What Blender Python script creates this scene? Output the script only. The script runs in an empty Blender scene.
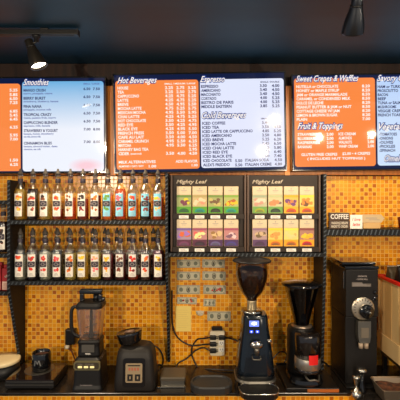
import bpy, bmesh, math, random
from mathutils import Vector, Matrix
random.seed(7)
SC = bpy.context.scene
COL = SC.collection
F = 384.0           # focal length in pixels of the 400 px photograph
EYE = 1.95
TOP = 0.876         # worktop height
WALL = 2.5
PI = math.pi

def X(u, d): return (u - 200.0) * d / F
def Z(v, d): return EYE + (200.0 - v) * d / F

# ------------------------------------------------------------------ materials
def lin(c):
    c = c / 255.0
    return c / 12.92 if c <= 0.04045 else ((c + 0.055) / 1.055) ** 2.4
def rgb(c): return (lin(c[0]), lin(c[1]), lin(c[2]), 1.0)
MATS = {}
def mat(name, col, rough=0.5, metal=0.0, emit=None, es=1.0, coat=0.0, spec=0.5, bump=None):
    if name in MATS: return MATS[name]
    m = bpy.data.materials.new(name); m.use_nodes = True
    nt = m.node_tree; b = nt.nodes['Principled BSDF']
    b.inputs['Base Color'].default_value = rgb(col)
    b.inputs['Roughness'].default_value = rough
    b.inputs['Metallic'].default_value = metal
    b.inputs['Specular IOR Level'].default_value = spec
    b.inputs['Coat Weight'].default_value = coat
    if emit:
        b.inputs['Emission Color'].default_value = rgb(emit)
        b.inputs['Emission Strength'].default_value = es
    if bump:
        tc = nt.nodes.new('ShaderNodeTexCoord')
        n = nt.nodes.new('ShaderNodeTexNoise'); n.inputs['Scale'].default_value = bump[0]
        bp = nt.nodes.new('ShaderNodeBump'); bp.inputs['Strength'].default_value = bump[1]; bp.inputs['Distance'].default_value = 0.002
        nt.links.new(tc.outputs['Object'], n.inputs['Vector'])
        nt.links.new(n.outputs['Fac'], bp.inputs['Height']); nt.links.new(bp.outputs['Normal'], b.inputs['Normal'])
    MATS[name] = m
    return m

def noise_mat(name, c1, c2, scale, rough=0.5, metal=0.0, stretch=(1, 1, 1), coat=0.0, spec=0.5):
    m = bpy.data.materials.new(name); m.use_nodes = True
    nt = m.node_tree; b = nt.nodes['Principled BSDF']
    tc = nt.nodes.new('ShaderNodeTexCoord'); mp = nt.nodes.new('ShaderNodeMapping')
    mp.inputs['Scale'].default_value = stretch
    n = nt.nodes.new('ShaderNodeTexNoise'); n.inputs['Scale'].default_value = scale; n.inputs['Detail'].default_value = 5
    r = nt.nodes.new('ShaderNodeValToRGB')
    r.color_ramp.elements[0].position = 0.35; r.color_ramp.elements[1].position = 0.68
    r.color_ramp.elements[0].color = rgb(c1); r.color_ramp.elements[1].color = rgb(c2)
    nt.links.new(tc.outputs['Object'], mp.inputs['Vector']); nt.links.new(mp.outputs['Vector'], n.inputs['Vector'])
    nt.links.new(n.outputs['Fac'], r.inputs['Fac']); nt.links.new(r.outputs['Color'], b.inputs['Base Color'])
    b.inputs['Roughness'].default_value = rough; b.inputs['Metallic'].default_value = metal
    b.inputs['Coat Weight'].default_value = coat; b.inputs['Specular IOR Level'].default_value = spec
    MATS[name] = m
    return m

def tile_mat():
    m = bpy.data.materials.new('amber_mosaic'); m.use_nodes = True
    nt = m.node_tree; N = nt.nodes; L = nt.links; b = N['Principled BSDF']
    tc = N.new('ShaderNodeTexCoord'); sc = N.new('ShaderNodeVectorMath'); sc.operation = 'SCALE'
    sc.inputs['Scale'].default_value = 1 / 0.0267
    L.new(tc.outputs['Object'], sc.inputs[0])
    fr = N.new('ShaderNodeVectorMath'); fr.operation = 'FRACTION'; L.new(sc.outputs[0], fr.inputs[0])
    fl = N.new('ShaderNodeVectorMath'); fl.operation = 'FLOOR'; L.new(sc.outputs[0], fl.inputs[0])
    sx = N.new('ShaderNodeSeparateXYZ'); L.new(fr.outputs[0], sx.inputs[0])
    def edge(out):
        a = N.new('ShaderNodeMath'); a.operation = 'SUBTRACT'; L.new(out, a.inputs[0]); a.inputs[1].default_value = 0.5
        c = N.new('ShaderNodeMath'); c.operation = 'ABSOLUTE'; L.new(a.outputs[0], c.inputs[0]); return c.outputs[0]
    mx = N.new('ShaderNodeMath'); mx.operation = 'MAXIMUM'; L.new(edge(sx.outputs['X']), mx.inputs[0]); L.new(edge(sx.outputs['Z']), mx.inputs[1])
    mr = N.new('ShaderNodeMapRange'); mr.inputs['From Min'].default_value = 0.415; mr.inputs['From Max'].default_value = 0.45
    L.new(mx.outputs[0], mr.inputs['Value'])
    sf = N.new('ShaderNodeSeparateXYZ'); L.new(fl.outputs[0], sf.inputs[0])
    cf = N.new('ShaderNodeCombineXYZ'); L.new(sf.outputs['X'], cf.inputs['X']); L.new(sf.outputs['Z'], cf.inputs['Y'])
    wn = N.new('ShaderNodeTexWhiteNoise'); wn.noise_dimensions = '2D'; L.new(cf.outputs[0], wn.inputs['Vector'])
    rp = N.new('ShaderNodeValToRGB'); cr = rp.color_ramp; cr.interpolation = 'CONSTANT'
    cols = [(0, (180, 94, 6)), (0.14, (204, 118, 12)), (0.36, (222, 138, 16)), (0.52, (236, 154, 22)), (0.80, (242, 166, 28))]
    cr.elements[0].color = rgb(cols[0][1]); cr.elements[1].position = cols[1][0]; cr.elements[1].color = rgb(cols[1][1])
    for p, c in cols[2:]:
        e = cr.elements.new(p); e.color = rgb(c)
    sm_ = N.new('ShaderNodeMath'); sm_.operation = 'ADD'; L.new(sf.outputs['X'], sm_.inputs[0]); L.new(sf.outputs['Z'], sm_.inputs[1])
    md = N.new('ShaderNodeMath'); md.operation = 'FLOORED_MODULO'; md.inputs[1].default_value = 2.0; L.new(sm_.outputs[0], md.inputs[0])
    w5 = N.new('ShaderNodeMath'); w5.operation = 'MULTIPLY'; w5.inputs[1].default_value = 0.62; L.new(wn.outputs['Value'], w5.inputs[0])
    mm = N.new('ShaderNodeMath'); mm.operation = 'MULTIPLY_ADD'; mm.inputs[1].default_value = 0.38; L.new(md.outputs[0], mm.inputs[0]); L.new(w5.outputs[0], mm.inputs[2])
    L.new(mm.outputs[0], rp.inputs['Fac'])
    mc = N.new('ShaderNodeMix'); mc.data_type = 'RGBA'; L.new(mr.outputs[0], mc.inputs[0]); L.new(rp.outputs['Color'], mc.inputs[6])
    mc.inputs[7].default_value = rgb((242, 190, 84))
    L.new(mc.outputs[2], b.inputs['Base Color'])
    rr = N.new('ShaderNodeMapRange'); rr.inputs['To Min'].default_value = 0.22; rr.inputs['To Max'].default_value = 0.7; L.new(mr.outputs[0], rr.inputs['Value']); L.new(rr.outputs[0], b.inputs['Roughness'])
    bp = N.new('ShaderNodeBump'); bp.invert = True; bp.inputs['Strength'].default_value = 0.5; bp.inputs['Distance'].default_value = 0.003
    L.new(mr.outputs[0], bp.inputs['Height']); L.new(bp.outputs['Normal'], b.inputs['Normal'])
    MATS['amber_mosaic'] = m
    return m

def glass_mat(name, tint=(250, 251, 250), k=0.09, rough_=0.06):
    m = bpy.data.materials.new(name); m.use_nodes = True
    nt = m.node_tree; N = nt.nodes; L = nt.links
    for n in list(N):
        if n.type != 'OUTPUT_MATERIAL': N.remove(n)
    out = [n for n in N if n.type == 'OUTPUT_MATERIAL'][0]
    t = N.new('ShaderNodeBsdfTransparent'); t.inputs['Color'].default_value = rgb(tint)
    g = N.new('ShaderNodeBsdfGlossy'); g.inputs['Roughness'].default_value = rough_
    lw = N.new('ShaderNodeLayerWeight'); lw.inputs['Blend'].default_value = 0.5
    pw_ = N.new('ShaderNodeMath'); pw_.operation = 'POWER'; pw_.inputs[1].default_value = 2.4; L.new(lw.outputs['Facing'], pw_.inputs[0])
    ad = N.new('ShaderNodeMath'); ad.operation = 'MULTIPLY_ADD'; ad.inputs[1].default_value = 0.8; ad.inputs[2].default_value = k; L.new(pw_.outputs[0], ad.inputs[0]); ad.use_clamp = True
    mx = N.new('ShaderNodeMixShader'); L.new(ad.outputs[0], mx.inputs[0]); L.new(t.outputs[0], mx.inputs[1]); L.new(g.outputs[0], mx.inputs[2])
    L.new(mx.outputs[0], out.inputs['Surface']); MATS[name] = m
    return m

def liquid_mat(name, col, clear=0.5):
    m = bpy.data.materials.new(name); m.use_nodes = True
    nt = m.node_tree; N = nt.nodes; L = nt.links; b = N['Principled BSDF']
    out = [n for n in N if n.type == 'OUTPUT_MATERIAL'][0]
    b.inputs['Base Color'].default_value = rgb(col); b.inputs['Roughness'].default_value = 0.15
    t = N.new('ShaderNodeBsdfTransparent'); c_ = rgb(col); t.inputs['Color'].default_value = (c_[0] ** .5, c_[1] ** .5, c_[2] ** .5, 1)
    mx = N.new('ShaderNodeMixShader'); mx.inputs[0].default_value = clear
    L.new(b.outputs[0], mx.inputs[1]); L.new(t.outputs[0], mx.inputs[2]); L.new(mx.outputs[0], out.inputs['Surface'])
    MATS[name] = m
    return m

BLACK = mat('black_plastic', (22, 21, 21), 0.42, spec=.35, bump=(60, 0.15))
GLOSSB = mat('gloss_black', (14, 14, 16), 0.12, coat=0.5)
SATIN = mat('satin_black_metal', (24, 23, 23), 0.38, 0.2, spec=.4)
CHAR = mat('charcoal_plastic', (32, 28, 25), 0.5, spec=.35, bump=(80, 0.2))
STEEL = mat('polished_steel', (190, 186, 178), 0.2, 1.0)
DSTEEL = mat('dull_steel', (120, 116, 108), 0.4, 0.9)
CREAM = mat('cream_plastic', (226, 212, 182), 0.45)
WHITE = mat('white_paper', (236, 230, 218), 0.7)
GOLDP = mat('pale_yellow_paper', (232, 204, 112), 0.75)
RED = mat('red_plastic', (205, 22, 20), 0.45)
RUBBER = mat('black_rubber', (20, 20, 21), 0.6)
BOARD = mat('dark_brown_laminate', (44, 33, 25), 0.5, spec=0.3)
BOARDE = mat('brown_board_edge', (78, 54, 36), 0.4)
SHELFM = mat('shelf_black_metal', (17, 18, 20), 0.55, 0.0, spec=.25)
RIBM = mat('shelf_rib_metal', (82, 88, 92), 0.4, 0.6)
TILE = tile_mat()
GLASS = glass_mat('clear_glass')
HOPG = glass_mat('hopper_plastic', (196, 186, 176), 0.05)
JARG = glass_mat('jar_plastic', (240, 230, 228), 0.24, 0.3)
WOOD = noise_mat('reddish_wood_panel', (26, 15, 10), (46, 26, 15), 6, 0.55, stretch=(6, 1, 0.6), spec=0.25)
TRIMW = noise_mat('orange_wood_batten', (186, 100, 22), (222, 134, 36), 8, 0.4, stretch=(6, 1, 0.6))
CEIL = noise_mat('painted_dark_ceiling', (6, 44, 60), (14, 58, 78), 1.6, 0.55, stretch=(0.5, 2.5, 1))
WTOP = noise_mat('dark_stone_worktop', (20, 18, 17), (36, 31, 27), 40, 0.22)
FLOORM = noise_mat('brown_floor', (70, 56, 44), (88, 70, 54), 5, 0.5)
BEANS = noise_mat('coffee_beans', (24, 12, 7), (78, 44, 26), 90, 0.4)
GROUNDS = noise_mat('ground_coffee', (34, 16, 8), (96, 52, 26), 45, 0.8)
PLY = noise_mat('pale_birch', (222, 184, 122), (238, 206, 150), 5, 0.55, stretch=(1, 1, 0.3))
PLYD = noise_mat('tan_birch', (200, 158, 98), (216, 176, 116), 5, 0.55, stretch=(1, 1, 0.3))

# ------------------------------------------------------------------ mesh helpers
def NB(): return bmesh.new()
def setm(faces, mi):
    for f in faces: f.material_index = mi

def box(bm, x0, x1, y0, y1, z0, z1, mi=0, bev=0.0, seg=2, M=None):
    b = bmesh.new()
    bmesh.ops.create_cube(b, size=1.0)
    for v in b.verts:
        v.co = Vector(((x0 + x1) / 2 + v.co.x * (x1 - x0), (y0 + y1) / 2 + v.co.y * (y1 - y0), (z0 + z1) / 2 + v.co.z * (z1 - z0)))
    if bev: bmesh.ops.bevel(b, geom=list(b.edges), offset=bev, segments=seg, affect='EDGES', profile=0.5)
    join(bm, b, mi, M)

def join(bm, b, mi=None, M=None, smooth=False):
    vs = {}
    for v in b.verts:
        vs[v] = bm.verts.new(M @ v.co if M else v.co)
    for f in b.faces:
        try: nf = bm.faces.new([vs[v] for v in f.verts])
        except ValueError: continue
        nf.material_index = f.material_index if mi is None else mi
        nf.smooth = smooth or f.smooth
    b.free()

def lathe(bm, prof, seg=28, c=(0, 0, 0), mi=0, M=None, smooth=True, caps=True, sy=1.0):
    b = bmesh.new(); rings = []
    for r, z in prof:
        if r < 1e-5: rings.append([b.verts.new((c[0], c[1], c[2] + z))])
        else: rings.append([b.verts.new((c[0] + r * math.cos(2 * PI * i / seg), c[1] + sy * r * math.sin(2 * PI * i / seg), c[2] + z)) for i in range(seg)])
    for a, d in zip(rings, rings[1:]):
        if len(a) == 1 and len(d) == 1: continue
        for i in range(seg):
            j = (i + 1) % seg
            if len(a) == 1: f = b.faces.new((a[0], d[j], d[i]))
            elif len(d) == 1: f = b.faces.new((a[i], a[j], d[0]))
            else: f = b.faces.new((a[i], a[j], d[j], d[i]))
            f.smooth = smooth
    if caps:
        if len(rings[0]) > 1: b.faces.new(list(reversed(rings[0])))
        if len(rings[-1]) > 1: b.faces.new(rings[-1])
    join(bm, b, mi, M)

def loft(bm, secs, mi=0, M=None, smooth=False):
    """secs: list of closed loops of points with equal counts"""
    b = bmesh.new(); R = [[b.verts.new(p) for p in s] for s in secs]
    n = len(R[0])
    for a, d in zip(R, R[1:]):
        for i in range(n):
            j = (i + 1) % n
            f = b.faces.new((a[i], a[j], d[j], d[i])); f.smooth = smooth
    b.faces.new(list(reversed(R[0]))); b.faces.new(R[-1])
    join(bm, b, mi, M)

def rrect(cx, cy, w, h, r, n=4):
    pts = []
    r = min(r, w / 2 - 1e-4, h / 2 - 1e-4)
    for (sx, sy, a0) in ((1, 1, 0), (-1, 1, 90), (-1, -1, 180), (1, -1, 270)):
        for k in range(n + 1):
            a = math.radians(a0 + 90 * k / n)
            pts.append((cx + sx * (w / 2 - r) + r * math.cos(a), cy + sy * (h / 2 - r) + r * math.sin(a)))
    return pts

def smooth_pts(pts, n=6):
    P = [Vector(p) for p in pts]; out = []
    for i in range(len(P) - 1):
        p0 = P[max(i - 1, 0)]; p1 = P[i]; p2 = P[i + 1]; p3 = P[min(i + 2, len(P) - 1)]
        for k in range(n):
            t = k / n
            out.append(0.5 * ((2 * p1) + (p2 - p0) * t + (2 * p0 - 5 * p1 + 4 * p2 - p3) * t * t + (3 * p1 - p0 - 3 * p2 + p3) * t ** 3))
    out.append(P[-1]); return out

def tube(bm, pts, r, seg=8, mi=0, sm=6, M=None):
    P = smooth_pts(pts, sm) if sm else [Vector(p) for p in pts]
    b = bmesh.new(); rings = []; up = Vector((0.13, 0.2, 1)).normalized()
    for i, p in enumerate(P):
        t = (P[min(i + 1, len(P) - 1)] - P[max(i - 1, 0)]).normalized()
        s = t.cross(up)
        if s.length < 1e-3: s = t.cross(Vector((1, 0, 0)))
        s.normalize(); w = s.cross(t)
        rr = r[min(i * len(r) // len(P), len(r) - 1)] if isinstance(r, (list, tuple)) else r
        rings.append([b.verts.new(p + rr * (math.cos(2 * PI * k / seg) * s + math.sin(2 * PI * k / seg) * w)) for k in range(seg)])
    for a, d in zip(rings, rings[1:]):
        for k in range(seg):
            f = b.faces.new((a[k], a[(k + 1) % seg], d[(k + 1) % seg], d[k])); f.smooth = True
    b.faces.new(list(reversed(rings[0]))); b.faces.new(rings[-1])
    bmesh.ops.recalc_face_normals(b, faces=list(b.faces))
    join(bm, b, mi, M)

def poly(bm, pts, y, mi=0):                  # flat print on a face looking towards -Y
    vs = [bm.verts.new((p[0], y, p[1])) for p in pts]
    f = bm.faces.new(vs); f.material_index = mi; f.normal_update()
    if f.normal.y > 0: f.normal_flip()
def ell(cx, cz, rx, rz, n=16, a0=0, a1=360, rag=0.0):
    return [(cx + rx * (1 + rag * random.uniform(-1, 1)) * math.cos(math.radians(a0 + (a1 - a0) * k / n)), cz + rz * (1 + rag * random.uniform(-1, 1)) * math.sin(math.radians(a0 + (a1 - a0) * k / n))) for k in range(n if a1 - a0 >= 360 else n + 1)]
def rec(x0, x1, z0, z1): return [(x0, z0), (x1, z0), (x1, z1), (x0, z1)]

def text(bm, s, x, z, h, y, mi=0, w=None, align='L', bold=0.0, shear=0.0, M=None):
    cu = bpy.data.curves.new('t', 'FONT'); cu.body = s; cu.resolution_u = 2; cu.offset = bold; cu.shear = shear
    ob = bpy.data.objects.new('t', cu); me = ob.to_mesh()
    if len(me.vertices):
        xs = [v.co.x for v in me.vertices]; x0, x1 = min(xs), max(xs)
        k = h / 0.69; kx = (w / (x1 - x0)) if w else k
        W = (x1 - x0) * kx
        ox = {'L': x, 'C': x - W / 2, 'R': x - W}[align]
        vs = [bm.verts.new(((v.co.x - x0) * kx + ox, y, v.co.y * k + z)) for v in me.vertices]
        for p in me.polygons:
            try: f = bm.faces.new([vs[i] for i in p.vertices])
            except ValueError: continue
            f.material_index = mi; f.normal_update()
            if f.normal.y > 0: f.normal_flip()
    ob.to_mesh_clear(); bpy.data.objects.remove(ob); bpy.data.curves.remove(cu)

def build(name, bm, mats, parent=None, loc=None, fix=True, label=None):
    if fix: pass
    me = bpy.data.meshes.new(name); bm.to_mesh(me); bm.free()
    for m in (mats if isinstance(mats, (list, tuple)) else [mats]): me.materials.append(m)
    o = bpy.data.objects.new(name, me); COL.objects.link(o)
    if parent: o.parent = parent
    if loc: o.location = loc
    if label: o['label'] = label
    return o
def thing(name, label, cat, loc=(0, 0, 0), rotz=0, group=None, rot=None):
    o = bpy.data.objects.new(name, None); COL.objects.link(o); o.empty_display_size = 0.05
    o.location = loc; o.rotation_euler = rot if rot else (0, 0, rotz)
    o['label'] = label; o['category'] = cat
    if group: o['group'] = group
    return o
def tag(o, label, cat, group=None):
    o['label'] = label; o['category'] = cat
    if group: o['group'] = group
    return o
def struct(name, bm, mats):
    o = build(name, bm, mats); o['kind'] = 'structure'; return o

# ------------------------------------------------------------------ the room
b = NB(); box(b, -2.4, 2.8, WALL, WALL + 0.12, 0, 2.832); struct('wall_back', b, TILE)
b = NB(); box(b, -2.4, 2.8, -2.6, WALL + 0.12, 2.835, 2.93); struct('ceiling', b, CEIL)
b = NB(); box(b, -2.4, 2.8, -2.6, WALL + 0.12, -0.1, 0); struct('floor', b, FLOORM)
zt = Z(176, WALL)
b = NB(); box(b, -2.4, 2.8, WALL - 0.02, WALL - 0.001, zt, 2.831, bev=0.002); struct('trim_1', b, WOOD)
b = NB(); box(b, -2.4, 2.8, WALL - 0.035, WALL - 0.021, zt + 0.004, zt + 0.04, bev=0.003); struct('trim_2', b, TRIMW)

# ------------------------------------------------------------------ track lights and spotlights
def metal_mix(name, c): return mat(name, c, 0.28, 0.9)
HEADM = metal_mix('brushed_bronze', (92, 84, 74)); HEADD = metal_mix('dark_bronze', (64, 66, 70))
LENS = mat('lit_lamp_glass', (255, 250, 235), 0.3, emit=(255, 246, 226), es=26)
TRK = 1.98
b = NB()
zt0 = Z(33.5, TRK)
box(b, -1.9, X(78, TRK), TRK - 0.017, TRK + 0.017, zt0 - 0.011, zt0 + 0.016, 0, 0.003)
box(b, -1.9, X(78, TRK) - 0.02, TRK - 0.006, TRK + 0.006, zt0 - 0.0125, zt0 - 0.0105, 1)
box(b, X(78, TRK) - 0.001, X(78, TRK) + 0.004, TRK - 0.02, TRK + 0.02, zt0 - 0.014, zt0 + 0.018, 1)
tr = thing('light_track', 'black ceiling track rail running from the left edge and carrying the lit spotlight', 'track', (-1.2, TRK, zt0))
o = build('rail', b, [SATIN, RUBBER], tr); o.location = -Vector(tr.location)
for xx in (-1.75, -0.8):
    b = NB(); box(b, xx - 0.02, xx + 0.02, TRK - 0.012, TRK + 0.012, zt0 + 0.017, 2.834, bev=0.003)
    o = build('mounting_clip', b, SATIN, tr); o.location = -Vector(tr.location)
b = NB()
TR2 = 1.5
z2 = 2.80
box(b, 0.35, 1.9, TR2 - 0.017, TR2 + 0.017, z2 - 0.012, z2 + 0.034, 0, 0.003)
tag(build('light_track', b, [SATIN]), 'black ceiling track rail above the unlit-looking spotlight at top right', 'track')

def spotlight(name, pos, axis, label, joint, mt, L=0.14):
    """pos = centre of the mouth, axis = pointing direction"""
    a = Vector(axis).normalized()
    M = a.to_track_quat('Z', 'Y').to_matrix().to_4x4()
    base = Vector(pos)
    t = thing(name, label, 'spotlight', base)
    prof = [(0.0, -L), (0.018, -L), (0.0215, -L + 0.004), (0.0215, -L + 0.036), (0.0235, -L + 0.044), (0.028, -L + 0.062), (0.036, -L + 0.09), (0.0415, -L + 0.118), (0.0435, -0.004), (0.0435, 0.0), (0.039, 0.0), (0.037, -0.01), (0.036, -0.012)]
    b = NB(); lathe(b, prof, 32, M=M, caps=False); build('lamp_housing', b, mt, t)
    b = NB(); lathe(b, [(0.0, -0.0115), (0.0365, -0.0115)], 28, M=M, caps=False); o = build('lamp_lens', b, LENS, t)
    b = NB(); lathe(b, [(0.0225, -L + 0.037), (0.0245, -L + 0.039), (0.0245, -L + 0.043), (0.0225, -L + 0.045)], 28, M=M, caps=True); build('cooling_ring', b, SATIN, t)
    j = Vector(joint) - base; back = a * (-L + 0.02)
    b = NB()
    side = back + Vector((0.028, 0, 0.006))
    tube(b, [back, side, side + (j - side) * 0.45 + Vector((0.006, 0, 0)), Vector((j.x, j.y, j.z - 0.03))], 0.0065, 8)
    build('bracket_arm', b, SATIN, t)
    b = NB(); lathe(b, [(0.0, -0.034), (0.012, -0.034), (0.012, -0.012), (0.02, -0.008), (0.02, 0.0), (0, 0)], 20, c=tuple(j)); build('swivel_mount', b, SATIN, t)
    li = bpy.data.lights.new('spotlight_beam', 'SPOT'); lo = bpy.data.objects.new('spotlight_beam', li); COL.objects.link(lo)
    lo.location = a * 0.006; lo.parent = t
    lo.rotation_euler = a.to_track_quat('-Z', 'Y').to_euler()
    li.spot_size = math.radians(130); li.spot_blend = 1.0; li.shadow_soft_size = 0.03; li.color = (1.0, 0.8, 0.55)
    return li
p1 = (X(37.5, 1.96), 1.98, Z(65, 1.96))
s1 = spotlight('track_spotlight', p1, (0.40, 0.02, -0.98), 'lit bronze track spotlight with glowing mouth hanging from the rail at upper left', (X(35, 1.98) + 0.008, 1.98, zt0 - 0.0125), HEADM, 0.145)
p2 = (X(354.5, 1.55), 1.57, Z(31, 1.55))
s2 = spotlight('track_spotlight', p2, (0.12, 0.75, -0.9), 'dark bell-shaped track spotlight hanging alone at the top right', (X(346, 1.5), 1.5, z2 - 0.0125), HEADD, 0.145)
s1.energy = 80; s2.energy = 42

# ------------------------------------------------------------------ menu screens
NAVY = mat('screen_navy', (4, 8, 20), 0.06, emit=(12, 24, 62), es=1.0)
ORNG = mat('screen_orange', (40, 20, 10), 0.06, emit=(250, 138, 68), es=1.0)
TXTW = mat('screen_text_white', (30, 30, 30), 0.12, emit=(255, 246, 238), es=1.0)
TXTN = mat('screen_text_navy', (5, 8, 20), 0.12, emit=(34, 38, 96), es=1.0)
TXTF = mat('screen_text_faint', (5, 8, 20), 0.12, emit=(100, 112, 170), es=1.0)
TXTT = mat('screen_text_titleblue', (5, 8, 20), 0.12, emit=(24, 60, 140), es=1.0)
def grad_mat(name, top, bot, zc, half, pink=None):
    m = bpy.data.materials.new(name); m.use_nodes = True
    nt = m.node_tree; N = nt.nodes; L = nt.links; bb = N['Principled BSDF']
    bb.inputs['Base Color'].default_value = (0.01, 0.01, 0.015, 1); bb.inputs['Roughness'].default_value = 0.06
    tc = N.new('ShaderNodeTexCoord'); sx = N.new('ShaderNodeSeparateXYZ'); L.new(tc.outputs['Object'], sx.inputs[0])
    mr = N.new('ShaderNodeMapRange'); mr.inputs['From Min'].default_value = zc - half; mr.inputs['From Max'].default_value = zc + half
    L.new(sx.outputs['Z'], mr.inputs['Value'])
    rp = N.new('ShaderNodeValToRGB'); rp.color_ramp.elements[0].color = rgb(bot); rp.color_ramp.elements[1].color = rgb(top)
    rp.color_ramp.elements[0].position = 0.45
    L.new(mr.outputs[0], rp.inputs['Fac']); last = rp.outputs['Color']
    if pink:
        mp = N.new('ShaderNodeMapping'); mp.vector_type = 'POINT'
        mp.inputs['Scale'].default_value = (1 / pink[2], 0, 1 / pink[3]); mp.inputs['Location'].default_value = (-pink[0] / pink[2], 0, -pink[1] / pink[3])
        L.new(tc.outputs['Object'], mp.inputs['Vector'])
        ln = N.new('ShaderNodeVectorMath'); ln.operation = 'LENGTH'; L.new(mp.outputs[0], ln.inputs[0])
        m2 = N.new('ShaderNodeMapRange'); m2.inputs['From Min'].default_value = 1.0; m2.inputs['From Max'].default_value = 0.3; m2.inputs['To Max'].default_value = 0.75
        L.new(ln.outputs['Value'], m2.inputs['Value'])
        mc = N.new('ShaderNodeMix'); mc.data_type = 'RGBA'; L.new(m2.outputs[0], mc.inputs[0]); L.new(last, mc.inputs[6]); mc.inputs[7].default_value = rgb((252, 190, 200)); last = mc.outputs[2]
    L.new(last, bb.inputs['Emission Color']); bb.inputs['Emission Strength'].default_value = 1.0
    MATS[name] = m; return m

TD = 2.40
K = TD / F
class TV:
    def __init__(s, label, u0, u1, v0, v1, deg):
        s.uc, s.vc, s.th = (u0 + u1) / 2, (v0 + v1) / 2, math.radians(deg)
        s.hw, s.hh = (u1 - u0) / 2 * K, (v1 - v0) / 2 * K
        s.t = thing('menu_screen', label, 'menu screen', (X(s.uc, TD), TD, Z(s.vc, TD)), rot=(0, -s.th, 0), group='menu screens along the wall')
        b = NB()
        box(b, -s.hw, s.hw, 0.004, 0.05, -s.hh, s.hh, bev=0.004)
        w = 0.009
        for q in ((-s.hw, s.hw, s.hh - w, s.hh), (-s.hw, s.hw, -s.hh, -s.hh + w), (-s.hw, -s.hw + w, -s.hh + w, s.hh - w), (s.hw - w, s.hw, -s.hh + w, s.hh - w)):
            box(b, q[0], q[1], -0.002, 0.006, q[2], q[3], 0, 0.0015)
        build('screen_frame', b, GLOSSB, s.t)
        b = NB(); poly(b, rec(-s.hw + w, s.hw - w, -s.hh + w, s.hh - w), 0.0035); s.disp = build('display', b, NAVY, s.t)
        b = NB(); box(b, -0.06, 0.06, 0.051, 0.078, -0.1, 0.1); build('wall_bracket', b, SATIN, s.t)
    def p(s, u, v):
        x = (u - s.uc) * K; return x, (s.vc - v) * K - x * math.tan(s.th)
    def panel(s, name, u0, u1, vt0, vt1, vb0, vb1, m, label):
        b = NB(); q = [s.p(u0, (vb0)), s.p(u1, vb1), s.p(u1, vt1), s.p(u0, vt0)]
        x0, x1 = max(q[0][0], -s.hw + 0.0095), min(q[1][0], s.hw - 0.0095); z0 = (q[0][1] + q[1][1]) / 2; z1 = (q[2][1] + q[3][1]) / 2
        poly(b, rrect((x0 + x1) / 2, (z0 + z1) / 2, x1 - x0, z1 - z0, 0.018), 0.0028)
        return build(name, b, m, s.t, label=label)
    def lines(s, par, items, size, mi, mats, y=0.0022):
        """items: (text, u, v_mid, align, width_px or None)"""
        cols = {}
        for it in items: cols.setdefault((it[3], round(it[1] / 3.0)), []).append(it)
        for grp_ in cols.values():
            grp_.sort(key=lambda q: q[2]); run = [grp_[0]]
            for q in grp_[1:]:
                if q[2] - run[-1][2] > 5.2: s.column(par, run, size, mi, mats, y); run = []
                run.append(q)
            s.column(par, run, size, mi, mats, y)
    def column(s, par, items, size, mi, mats, y):
        b = NB()
        for it in items:
            tx, u, v, al = it[:4]; wd = it[4] if len(it) > 4 else None
            sz = it[5] if len(it) > 5 else size; mm = it[6] if len(it) > 6 else mi
            x, z = s.p(u, v + sz / 2)
            text(b, tx, x, z, sz * K, y, mm, wd * K if wd else None, al, bold=0.03)
        return build('menu_text', b, mats, par)
    def title(s, par, tx, u, v, w, h, fill, edge):
        b = NB(); x, z = s.p(u, v)
        text(b, tx, x - 0.0015, z, h * K, 0.0016, 0, w * K, 'L', bold=0.10, shear=0.42)
        text(b, tx, x, z, h * K, 0.0010, 1, (w - 0.5) * K, 'L', bold=0.012, shear=0.42)
        build('menu_heading', b, [edge, fill], par)

T1 = TV('wide menu screen at left with smoothie prices on a blue-white panel', -67, 106.2, 76.8, 173.5, 0.35)
o1 = T1.panel('menu_panel', -64, 20.3, 84.5, 83, 171.5, 171, ORNG, 'orange menu panel')
W1 = grad_mat('screen_sky_white', (110, 178, 226), (238, 242, 252), 0, 0.27, pink=((86 - 19.6) * K, (125.2 - 166) * K, 0.12, 0.05))
w1 = T1.panel('menu_panel', 22.2, 103.6, 81.5, 80.8, 171.3, 171, W1, 'white menu panel shading to sky blue')
pr = ['5.25', '5.85', '6.50', '7.25', None, '6.85', '5.45', '6.45', None, '6.25', None, '5.95', '7.00']
it = []
for v, s_ in ((90, '5.25'), (94.5, '5.85'), (98.5, '6.50'), (102.5, '7.25'), (111, '6.85'), (115, '5.45'), (119, '6.45'), (127, '6.25'), (135, '5.95'), (139, '7.00'), (160, '1.50'), (164.4, '6.25')):
    it.append((s_, 17.6, v, 'R', 8))
for k, nm in enumerate(('CLASSIC', 'HAM & SWISS', 'TURKEY', 'VEGGIE', '', 'CAPRESE', 'BLT', 'TUNA', '', 'CLUB', '', 'SOUP', 'SALAD')):
    if nm: it.append((nm, -60, 90 + 4.1 * k, 'L'))
T1.lines(o1, it, 2.7, 0, [TXTW])
T1.title(w1, 'Smoothies', 23.5, 85.2, 26, 6.1, TXTW, TXTT)
it = [('SMALL / LARGE', 99.5, 83.6, 'R', 16, 1.5, 1)]
rows = [(90.2, 'MANGO CRUSH', 'mango, pineapple, orange', '6.50 7.50'), (98.2, 'BERRY BURST', 'strawberry, blueberry, banana', '6.50 7.50'), (106.4, 'PINA NANA', 'pineapple, coconut milk', '6.50 7.50'),
        (114.6, 'TROPICAL CRAZY', 'guava, passion fruit, mango', '6.50 7.50'), (122.6, 'CAPPUCCINO BLENDER', 'espresso, milk, banana', '6.50 7.50'), (130.6, 'STRAWBERRY & YOGURT', 'banana, honey, strawberry', '7.00 8.00'), (143.2, 'CINNAMON BLISS', 'banana, almond butter, dates', '7.00 8.00')]
for v, a, c, pc in rows:
    it.append((a, 23.6, v, 'L', min(len(a) * 2.0, 34), 2.6))
    it.append((c, 23.6, v + 3.2, 'L', min(len(c) * 1.2, 36), 1.7, 1))
    q = pc.split(); it.append((q[0], 90.5, v - 1.5, 'R', 7, 2.4)); it.append((q[1], 100, v - 1.5, 'R', 7, 2.4))
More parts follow.
